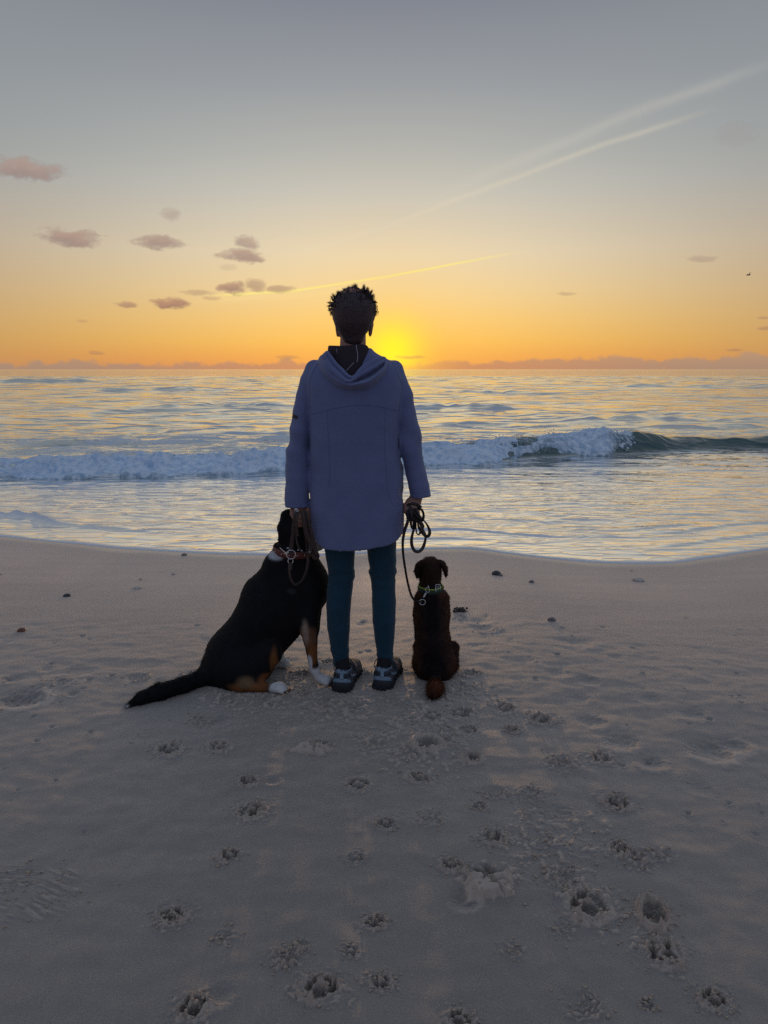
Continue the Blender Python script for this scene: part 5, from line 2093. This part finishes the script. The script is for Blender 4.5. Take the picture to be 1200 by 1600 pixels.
def build_small_dog():
    root = thing('brown_dog', 'small dark brown dog sitting with its back turned and a rusty tail tip', 'dog', G(678, 1062, 0.0))
    org = tuple(root.location)
    Yb = 3.40
    B = lambda a, b, y=Yb: W(a, b, y)
    f = Field((0.06, 3.06, -0.02), (0.40, 3.76, 0.60), 0.0056)
    gz = zs(.22, 3.35)
    # trunk
    f.cap(B(674, 934, 3.43), B(674.5, 965, 3.42), .060, .074, .03, (1, .95, 1))
    f.cap(B(674.5, 965, 3.42), B(677, 1005, 3.39), .074, .076, .03, (1, .95, 1))
    f.cap(B(677, 1005, 3.39), B(679, 1036, 3.37), .076, .074, .03)
    for (sx, w) in ((656.5, 1), (693, 1)):
        f.cap(B(sx + (1 if sx < 670 else -1), 935, 3.43), B(sx, 972, 3.47), .030, .024, .03)            # shoulder blades
    for (a_, k_) in ((663.5, 655), (695.5, 706)):
        f.cap(B(a_, 1036, 3.37), B(k_ + (3 if k_ < 670 else -3), 1037, 3.45), .054, .036, .05)                       # thighs
        kx = B(k_, 1030, 3.52).x
        f.cap(Vector((kx, 3.50, gz + .09)), Vector((kx, 3.42, gz + .025)), .032, .02, .02)
        f.cap(Vector((kx, 3.42, gz + .018)), Vector((kx * 1.0, 3.56, gz + .016)), .018, .018, .01)                       # hind feet
    f.cap(B(672, 1048, 3.345), B(688, 1048, 3.345), .050, .050, .03)
    # fore legs
    for (a_, b_) in ((657, 655), (690, 692)):
        f.cap(B(a_, 955, 3.48), B(b_, 992, 3.52), .034, .022, .02)
        p = Vector((B(b_, 992, 3.52).x, 3.53, gz + .02))
        f.cap(B(b_, 992, 3.52), p, .021, .016, .01)
        f.cap(p, p + Vector((0, .03, -.004)), .019, .016, .008)
    # neck and head
    f.cap(B(673, 930, 3.43), B(671.5, 904, 3.45), .050, .046, .025)
    f.ell(B(672.5, 887.5, 3.465), (.0505, .064, .054), .02)
    f.ell(B(672.5, 899, 3.46), (.046, .055, .045), .02)
    f.cap(B(673, 896, 3.52), B(673, 900, 3.60), .036, .024, .02)
    # ears: fold at the top and hang
    for s, pts in ((-1, ((659.5, 878.5), (653.5, 883), (651.2, 892), (652.2, 901.5))), (1, ((686, 878), (691, 880), (695.5, 888.5), (697.0, 899.5)))):
        P4 = [B(x, y, 3.445) for x, y in pts]
        f.cap(P4[0], P4[1], .013, .013, .008, (1, 1, 1))
        f.cap(P4[1], P4[2], .012, .0125, .004, (1.0, .55, 1))
        f.cap(P4[2], P4[3], .0125, .0075, .004, (1.0, .55, 1))
    # tail along the ground towards the camera
    t0 = B(680, 1050, 3.31)
    tl = [t0, B(679.5, 1064, 3.245), B(680.5, 1072, 3.19), B(680, 1080, 3.145), B(676, 1086, 3.115)]
    tr_ = [.036, .024, .026, .034, .022]
    for p, r in zip(tl[1:], tr_[1:]):
        p.z = zs(p.x, p.y) + r * .9
    f.chain(tl, tr_, .015)
    v, q = f.mesh()
    v = relax(v, q, 1, .4)
    base, rust, dark = (0.034, 0.017, 0.0125), (0.115, 0.036, 0.014), (0.008, 0.006, 0.007)
    cols = blob_cols(v, base, [
        (B(676, 960, 3.34), (.036, .09, .16), dark, .6), (B(678, 1035, 3.30), (.052, .08, .085), dark, .5),
        (B(647, 965, 3.42), (.022, .10, .13), (0.060, 0.026, 0.015), .6), (B(702, 965, 3.42), (.022, .10, .13), (0.060, 0.026, 0.015), .6),  # redder edges of flanks, haunches and neck: rim light painted into the coat
        (B(648, 1035, 3.36), (.026, .10, .085), (0.062, 0.026, 0.015), .5), (B(710, 1035, 3.36), (.026, .10, .085), (0.062, 0.026, 0.015), .5),
        (tl[2], (.035, .04, .04), (0.055, 0.02, 0.011), .5), (tl[3], (.052, .048, .05), rust, .4),
        (B(673, 872, 3.46), (.05, .07, .02), (0.05, 0.022, 0.013), .6), (tl[-1], (.016, .02, .02), (0.03, 0.012, 0.008), .5),  # lighter top of the head is rim light put into the coat colour
        (B(657, 925, 3.42), (.02, .06, .03), (0.075, 0.030, 0.015), .6), (B(690, 925, 3.42), (.02, .06, .03), (0.075, 0.030, 0.015), .6),
    ], 2)
    body = add('body', v, q, M_COATF, root, org, col=cols)
    tb = np.array(tl[1])
    def flow(p):
        d = np.tile(np.array([0, -.25, -1.0]), (len(p), 1))
        m = p[:, 1] < tb[1] + .03
        d[m] = np.array([-.05, -1, -.10])
        return d
    ln = lambda p: np.where(p[:, 1] < tb[1] + .0, .024, np.where(p[:, 2] < .12, .014, .010))
    a, b, c = fur(v, q, 22000, ln, .0007, flow, .42, cols, 13)
    add('fur', a, b, M_FUR, body, org, smooth=False, kind='stuff', col=c)
    for e in (B(663, 889, 3.545), B(683, 889, 3.545)):
        bm = bmesh.new(); bmesh.ops.create_uvsphere(bm, u_segments=12, v_segments=8, radius=.008)
        add('eye', [tuple(vv.co + e) for vv in bm.verts], [[x.index for x in ff.verts] for ff in bm.faces], M_EYE, root, org); bm.free()
    bm = bmesh.new(); bmesh.ops.create_uvsphere(bm, u_segments=16, v_segments=10, radius=.013)
    nzp = B(673, 898, 3.622)
    add('nose', [(vv.co.x * 1.1 + nzp.x, vv.co.y * .7 + nzp.y, vv.co.z * .8 + nzp.z) for vv in bm.verts], [[x.index for x in ff.verts] for ff in bm.faces], M_NOSE, root, org); bm.free()
    # collar: dark band with a bright edge, square buckle and a ring
    bv = bvh_of(v, q)
    cen = B(671.5, 918, 3.44)
    col, at, ca, cb = collar_ring(bv, cen, (0.0, -.10, 1), .021, 'collar', M_DKGREEN, root, org, out=.004)
    edge, _, _, _ = collar_ring(bv, cen + Vector((0, 0, .0115)), (0.0, -.10, 1), .006, 'collar_edge', M_GREEN, col, org, out=.0045)
    def front(pxx, pyy, off):
        """a point on the band's camera side"""
        d = ray(pxx, pyy).normalized()
        loc, nn, _, _ = bv.ray_cast(Vector((0, 0, CAM_H)), d)
        return (loc if loc is not None else W(pxx, pyy, 3.39)) + Vector((0, -off, 0))
    bk = [front(x, y, .012) for x, y in ((680.5, 912.5), (687, 912), (687.5, 921.5), (680.5, 922.5))]
    pth = []
    for i in range(4):
        for t in range(5):
            pth.append(bk[i].lerp(bk[(i + 1) % 4], t / 5))
    a_, b_ = tube_geo(pth, .0019, 6, closed=True)
    add('buckle', a_, b_, M_CHROME, col, org)
    a_, b_ = tube_geo([front(684, 913, .013), front(684, 921.5, .013)], .0016, 6)
    add('buckle_pin', a_, b_, M_CHROME, col, org)
    return root, front


SMALL, sd_front = build_small_dog()


# ------------------------------------------------------------------ leads
def geo_join(parts):
    V_, F_ = [], []
    for a, b in parts:
        n = len(V_)
        V_ += list(a)
        F_ += [tuple(i + n for i in t) for t in b]
    return V_, F_


def build_right_lead():
    root = thing('leather_lead', 'thin dark leather lead looped in the right hand and clipped to the brown dog', 'dog lead', group='leads in the hands', loc=px(648, 800, 3.23))
    org = tuple(root.location)
    Y0 = 3.205
    Pq = lambda pts: [W(x, y, Y0 + (d if d else 0)) for (x, y, *r) in pts for d in [r[0] if r else 0]]
    wv = lambda n, a: [a * math.sin(i * .35) for i in range(n)]
    # the long run from the hand down to the dog
    run = Pq([(643, 797, .01), (640, 806, -.005), (636, 818, -.005), (631.5, 832, .0), (629.3, 848, .0), (630, 866, .01), (633, 888, .03), (637, 910, .06), (642.5, 930, .10), (649, 939, .13), (655, 941.5, .155)])
    p = catmull(run, 8)
    add('strap', *strap_geo(p, .0145, .0032, twist=[.9 * math.sin(2.6 * i / len(p)) for i in range(len(p))]), M_DKLEATHER, root, org)
    loops = [
        ([(650, 796, .0), (651, 808, -.012), (648, 822, -.015), (643.8, 838, -.015), (643.2, 850, -.012), (647, 859.5, -.01), (653.5, 862, -.008), (660, 857, -.006), (664.3, 845, -.004), (664.5, 835, -.004),
          (660.5, 827, -.006), (656, 815, -.01), (651, 800, -.012)], .3),
        ([(648, 795, -.005), (655, 805, -.018), (663, 814, -.022), (669, 823, -.02), (671.4, 832, -.018), (669, 837.5, -.016), (664.5, 837, -.012), (659, 831, -.01), (654.5, 824, -.012), (652.5, 815, -.012), (650, 803, -.01)], .5),
        ([(652, 793, -.008), (659, 797, -.016), (661.8, 804, -.018), (660.8, 811, -.016), (655.5, 815, -.012), (650, 812, -.01), (645, 803, -.01)], .2),
        ([(649, 806, -.02), (649.5, 818, -.024), (650.8, 832, -.026), (654.5, 835, -.026), (658, 829, -.024), (660.5, 822, -.022), (657, 816, -.02), (653, 808, -.02)], .6),
        ([(640, 792, -.02), (646, 800, -.034), (652, 808, -.036), (657, 812, -.03), (654, 805, -.03), (646, 795, -.03)], .1),
        ([(637.5, 797, -.01), (636, 806, -.024), (640, 812, -.03), (645, 808, -.034), (643, 800, -.034), (639, 795, -.022)], .4),
        ([(643, 806, -.03), (642, 818, -.02), (644.5, 826, -.018), (646.5, 819, -.02), (647, 808, -.03)], .3),
    ]
    for pts, tw in loops:
        p = catmull(Pq(pts), 7)
        add('strap', *strap_geo(p, .0140, .0034, twist=[tw + .7 * math.sin(i * .12) for i in range(len(p))]), M_DKLEATHER, root, org)
    # the grip wrapped across the fingers
    p = catmull(Pq([(636, 790, -.040), (643, 787, -.058), (651, 788.5, -.060), (658, 793, -.04)]), 6)
    add('strap', *strap_geo(p, .014, .003), M_DKLEATHER, root, org)
    # hook at the collar: D ring, swivel, snap
    c0 = W(658.5, 940.5, 3.36)
    add('stitched_end', *strap_geo(catmull([W(651, 939.5, 3.345), W(655, 941, 3.355), W(659.5, 940, 3.362)], 4), .015, .006), M_DKLEATHER, root, org)
    a = ring_path(c0 + Vector((.004, -.004, 0)), .0125, (0.1, -1, .1), 22, 1.1)
    add('ring', *tube_geo(a, .0019, 7, closed=True), M_CHROME, root, org)
    s0, s1 = W(661.5, 934, 3.355), W(666, 926, 3.365)
    hook = add('snap_hook', *tube_geo([s0, s0.lerp(s1, .3), s0.lerp(s1, .5), s0.lerp(s1, .75), s1], [.0035, .0045, .003, .0042, .003], 8), M_CHROME, root, org)
    a = ring_path(W(668, 922, 3.366), .0115, (0.1, -1, .15), 20, .72, .55)
    add('hook_gate', *tube_geo(a, .0017, 7, closed=True), M_CHROME, hook, org)
    a = ring_path(W(669.5, 917.5, 3.372), .0075, (1, -.3, .1), 16)
    add('ring', *tube_geo(a, .0015, 6, closed=True), M_CHROME, root, org)


build_right_lead()


def build_left_lead():
    root = thing('leather_lead', 'wide brown leather lead with steel rings hanging from the left hand over the black dog', 'dog lead', group='leads in the hands', loc=px(468, 800, 3.2))
    org = tuple(root.location)
    Y0 = 3.195
    Pq = lambda pts: [W(x, y, Y0 + (r[0] if r else 0)) for (x, y, *r) in pts]
    S = [
        # hand to the big ring
        ([(464.5, 797, -.01), (461.5, 806, -.014), (459.3, 820, -.010), (457.5, 838, -.006), (455.5, 852, -.004), (454.5, 862, -.004), (455, 868, -.004)], .0165, 0),
        # loop below the small ring, up to the right
        ([(454, 881, -.012), (452.5, 890, -.018), (453.2, 900, -.02), (456, 908.5, -.02), (461.5, 914, -.02), (468, 911, -.018), (474.5, 903, -.014), (479, 891, -.01), (481.3, 876, -.008), (480.5, 862, -.008),
          (479, 846, -.012), (476, 828, -.016), (473.5, 812, -.02), (471, 799, -.018)], .0135, .7),
        # doubled strap in the middle
        ([(472, 798, -.026), (475, 812, -.03), (478, 828, -.03), (482, 842, -.026), (485.5, 852, -.022), (484, 862, -.02), (482, 866, -.018)], .0185, .15),
        ([(477, 798, -.02), (481, 812, -.024), (485.5, 828, -.024), (489.5, 846, -.02), (493, 860, -.016), (496.5, 869, -.010), (492, 872, -.004), (488, 864, -.002), (484.5, 852, -.004)], .0165, -.2),
        # thin cord behind
        ([(461, 800, .004), (462.5, 822, .0), (463.2, 842, -.004), (466.5, 855, -.006), (472, 862.5, -.008), (478, 864.5, -.01), (482, 861, -.012)], .0085, .4),
        ([(466, 800, -.022), (463.5, 812, -.024), (463.8, 826, -.02), (465.5, 838, -.016)], .0120, .3),
    ]
    for pts, w, tw in S:
        p = catmull(Pq(pts), 8)
        add('strap', *strap_geo(p, w, .0036, twist=[tw + .18 * math.sin(i * .17) for i in range(len(p))]), M_LEATHER, root, org)
    add('ring', *tube_geo(ring_path(W(454.8, 866.5, Y0 - .012), .0190, (0.05, -1, .1), 28), .0019, 8, closed=True), M_CHROME, root, org)
    add('ring', *tube_geo(ring_path(W(454.0, 876.8, Y0 - .014), .0108, (0.1, -1, .1), 22), .0017, 8, closed=True), M_CHROME, root, org)
    # stitched fold below the small ring
    add('stitched_end', *strap_geo(catmull([W(454, 879.5, Y0 - .018), W(453.5, 885, Y0 - .022), W(453, 891, Y0 - .024)], 4), .0165, .008), M_LEATHER, root, org)
    # snap hook reaching the collar on the left
    h = add('snap_hook', *tube_geo(catmull([W(437.5, 856, 3.275), W(442, 860, 3.25), W(446.5, 863.5, 3.22), W(449.5, 864.5, Y0)], 4), .0021, 7), M_CHROME, root, org)
    add('hook_gate', *tube_geo(catmull([W(444, 864.5, 3.225), W(447, 866, 3.21), W(450, 865.5, Y0 - .004), W(450.5, 861.5, Y0 - .004)], 4), .0018, 7), M_CHROME, h, org)
    add('hook_gate', *tube_geo(catmull([W(448.5, 857.5, Y0), W(450, 855.8, Y0), W(452, 857, Y0), W(452.2, 860.5, Y0 - .004)], 4), .0022, 7), M_CHROME, h, org)
    # second snap up at the hand
    sn = add('snap_hook', *tube_geo(catmull([W(461.2, 801, Y0 - .028), W(460.8, 797, Y0 - .034), W(462.2, 794.5, Y0 - .034), W(464.5, 796, Y0 - .034), W(464.8, 799, Y0 - .032)], 4), .0022, 7), M_CHROME, root, org)
    add('hook_gate', *tube_geo(ring_path(W(464.3, 797.5, Y0 - .036), .0052, (.3, -1, .1), 14), .0016, 6, closed=True), M_CHROME, sn, org)
    for (x, y) in ((484, 862.5), (466, 859.5), (471.5, 860.5)):
        c = W(x, y, Y0 - .034)
        a, b = tube_geo([c, c + Vector((0, -.0015, 0)), c + Vector((0, -.0032, 0))], [.0034, .003, .001], 8)
        add('rivet', a, b, M_CHROME, root, org)


build_left_lead()


# ------------------------------------------------------------------ stones, shells, bird
M_STONE = simple('dark_stone', (0.035, 0.034, 0.038), 0.5, noise=.4, nscale=60, bumpd=.001)
M_PALE_ST = simple('pale_shell', (0.50, 0.43, 0.36), 0.5, noise=.25, nscale=80, bumpd=.0008)
M_RED_ST = simple('red_stone', (0.14, 0.045, 0.022), 0.5, noise=.35, nscale=60, bumpd=.001)
M_GREY_ST = simple('grey_stone', (0.16, 0.145, 0.135), 0.6, noise=.35, nscale=60, bumpd=.001)


def pebble(name, label, cat, pxx, pyy, w, h, mat, seed, group=None, depth=1.0, kind=0):
    """w, h: width and height in photo pixels; sits a little sunk"""
    p = Gs(pxx, pyy)
    m = mpp(pyy, p.y)
    bm = bmesh.new()
    bmesh.ops.create_icosphere(bm, subdivisions=3, radius=1.0)
    a, c = w * m / 2, max(h * m * .62, .004)
    b = a * depth
    V_ = []
    for vv in bm.verts:
        n = vv.co
        r = 1 + 0.16 * float(noise3(n.x * 1.6 + seed, n.y * 1.6, n.z * 1.6, 500 + seed)) + .05 * float(noise3(n.x * 5, n.y * 5 + seed, n.z * 5, 520))
        x, y, z = n.x * a * r, n.y * b * r, n.z * c * r
        if kind == 1:               # shell: domed top, hollow edge, ribs
            z = max(z, -.15 * c) * (1 + .10 * math.sin(math.atan2(n.y, n.x) * 14) * (1 - abs(n.z)))
        V_.append((x + p.x, y + p.y, z + zs(p.x, p.y) + c * .30))
    F_ = [[q.index for q in ff.verts] for ff in bm.faces]
    bm.free()
    o = add(name, V_, F_, mat, None, None)
    # bring the origin to the stone
    me = o.data
    org = Vector((p.x, p.y, zs(p.x, p.y)))
    me.transform(Matrix.Translation(-org))
    o.location = org
    o['kind'] = 'thing'
    tag(o, label, cat, group or ('stones on the beach' if cat == 'stone' else 'shells on the beach'))
    return o


pebble('beach_stone', 'domed black stone near the waterline, right of the brown dog', 'stone', 775.5, 897.5, 14, 8, M_STONE, 1)
pebble('beach_stone', 'small flat pale-edged stone touching the domed black stone', 'stone', 782, 899.5, 8, 3.5, M_GREY_ST, 2)
pebble('beach_stone', 'small round stone right of the domed black stone', 'stone', 830.5, 910, 8, 4.5, M_GREY_ST, 3)
pebble('sea_shell', 'flat pale shell close to the water on the right', 'shell', 997, 907, 18, 5, M_PALE_ST, 4, kind=1)
pebble('sea_shell', 'tilted grey shell half sunk in the sand midway right', 'shell', 862, 970.5, 13, 7, M_GREY_ST, 5, kind=1, depth=.7)
pebble('beach_stone', 'black stone alone on smooth sand at the left', 'stone', 104.5, 931.5, 12, 5, M_STONE, 6)
pebble('beach_stone', 'reddish brown stone near the left edge of the photo', 'stone', 33.5, 986, 13, 6.5, M_RED_ST, 7)
pebble('sea_shell', 'white curved shell beyond the dog tail, longest of three pale bits', 'shell', 214.5, 919.5, 12, 4, M_PALE_ST, 8, kind=1)
pebble('sea_shell', 'tiny white shell just beyond the white curved shell', 'shell', 219.5, 905.5, 5, 3, M_PALE_ST, 9, kind=1)
pebble('sea_shell', 'small white shell left of the black dog shoulders', 'shell', 271, 897.5, 6, 3.5, M_PALE_ST, 10, kind=1)
pebble('beach_stone', 'pale brown stone lying right at the water edge left', 'stone', 288, 867.5, 9, 3.5, M_GREY_ST, 11)
pebble('sea_shell', 'white shell cut by the left edge of the photo', 'shell', 0.5, 898, 5, 3, M_PALE_ST, 12, kind=1)
pebble('sea_shell', 'tiny pale shell beyond the flat shell on the right', 'shell', 987, 892, 4, 2, M_PALE_ST, 13, kind=1)


def build_kelp_lump():
    p = Gs(719, 955)
    org = Vector((p.x, p.y, zs(p.x, p.y)))
    root = thing('sand_clod', 'crumbly dark clod of sand and weed beyond the brown dog', 'sand clod', org)
    r = np.random.default_rng(15)
    iv, if_ = ico_unit()
    m = mpp(955, p.y)
    Vv, Ff = [], []
    for i in range(60):
        c = np.array([r.normal(0, 5.2 * m), r.normal(0, 5 * m), abs(r.normal(0, 2.8 * m))])
        s = r.uniform(.004, .011)
        n = len(Vv)
        Vv += list(iv * (1 + .25 * r.normal(0, 1, (len(iv), 1))) * s + c + np.array(org))
        Ff += [tuple(int(k) + n for k in t) for t in if_]
    o = add('clod', Vv, Ff, simple('clod_sand', (0.10, 0.078, 0.06), 0.9, noise=.4, nscale=120, bumpd=.001), root, org, kind='stuff')


build_kelp_lump()


def build_gull():
    Yg = 62.0
    c = W(1170, 429.5, Yg)
    m = mpp(430, Yg)
    root = thing('gull', 'tiny dark bird gliding in the sky at far right', 'bird', c)
    org = tuple(c)
    M = simple('bird_feather', (0.05, 0.05, 0.055), 0.8, noise=.3, nscale=30)
    a, b = tube_geo([c + Vector((-.20, .05, -.03)), c + Vector((-.10, .02, -.005)), c, c + Vector((.09, -.01, .01)), c + Vector((.15, -.02, .015))], [.008, .04, .05, .035, .006], 10)
    add('body', a, b, M, root, org)
    for s in (-1, 1):
        V_, F_ = [], []
        n = 9
        for i in range(n):
            t = i / (n - 1)
            span = (0.46 if s > 0 else .34) * t
            up = (.34 if s > 0 else .10) * t - .10 * t * t
            ch = .10 * (1 - t) ** .6 + .012
            x = (span * (.6 if s > 0 else -.75))
            y = s * span * .7
            for (cx, cz) in ((-.4, 0), (.1, .012), (.55, .004), (.1, -.006)):
                V_.append(c + Vector((x + cx * ch, y + cx * ch * .3, up + cz)))
        for i in range(n - 1):
            for j in range(4):
                F_.append((i * 4 + j, i * 4 + (j + 1) % 4, (i + 1) * 4 + (j + 1) % 4, (i + 1) * 4 + j))
        F_.append((0, 1, 2, 3)); F_.append(tuple((n - 1) * 4 + j for j in (3, 2, 1, 0)))
        add('wing', V_, F_, M, root, org)


build_gull()
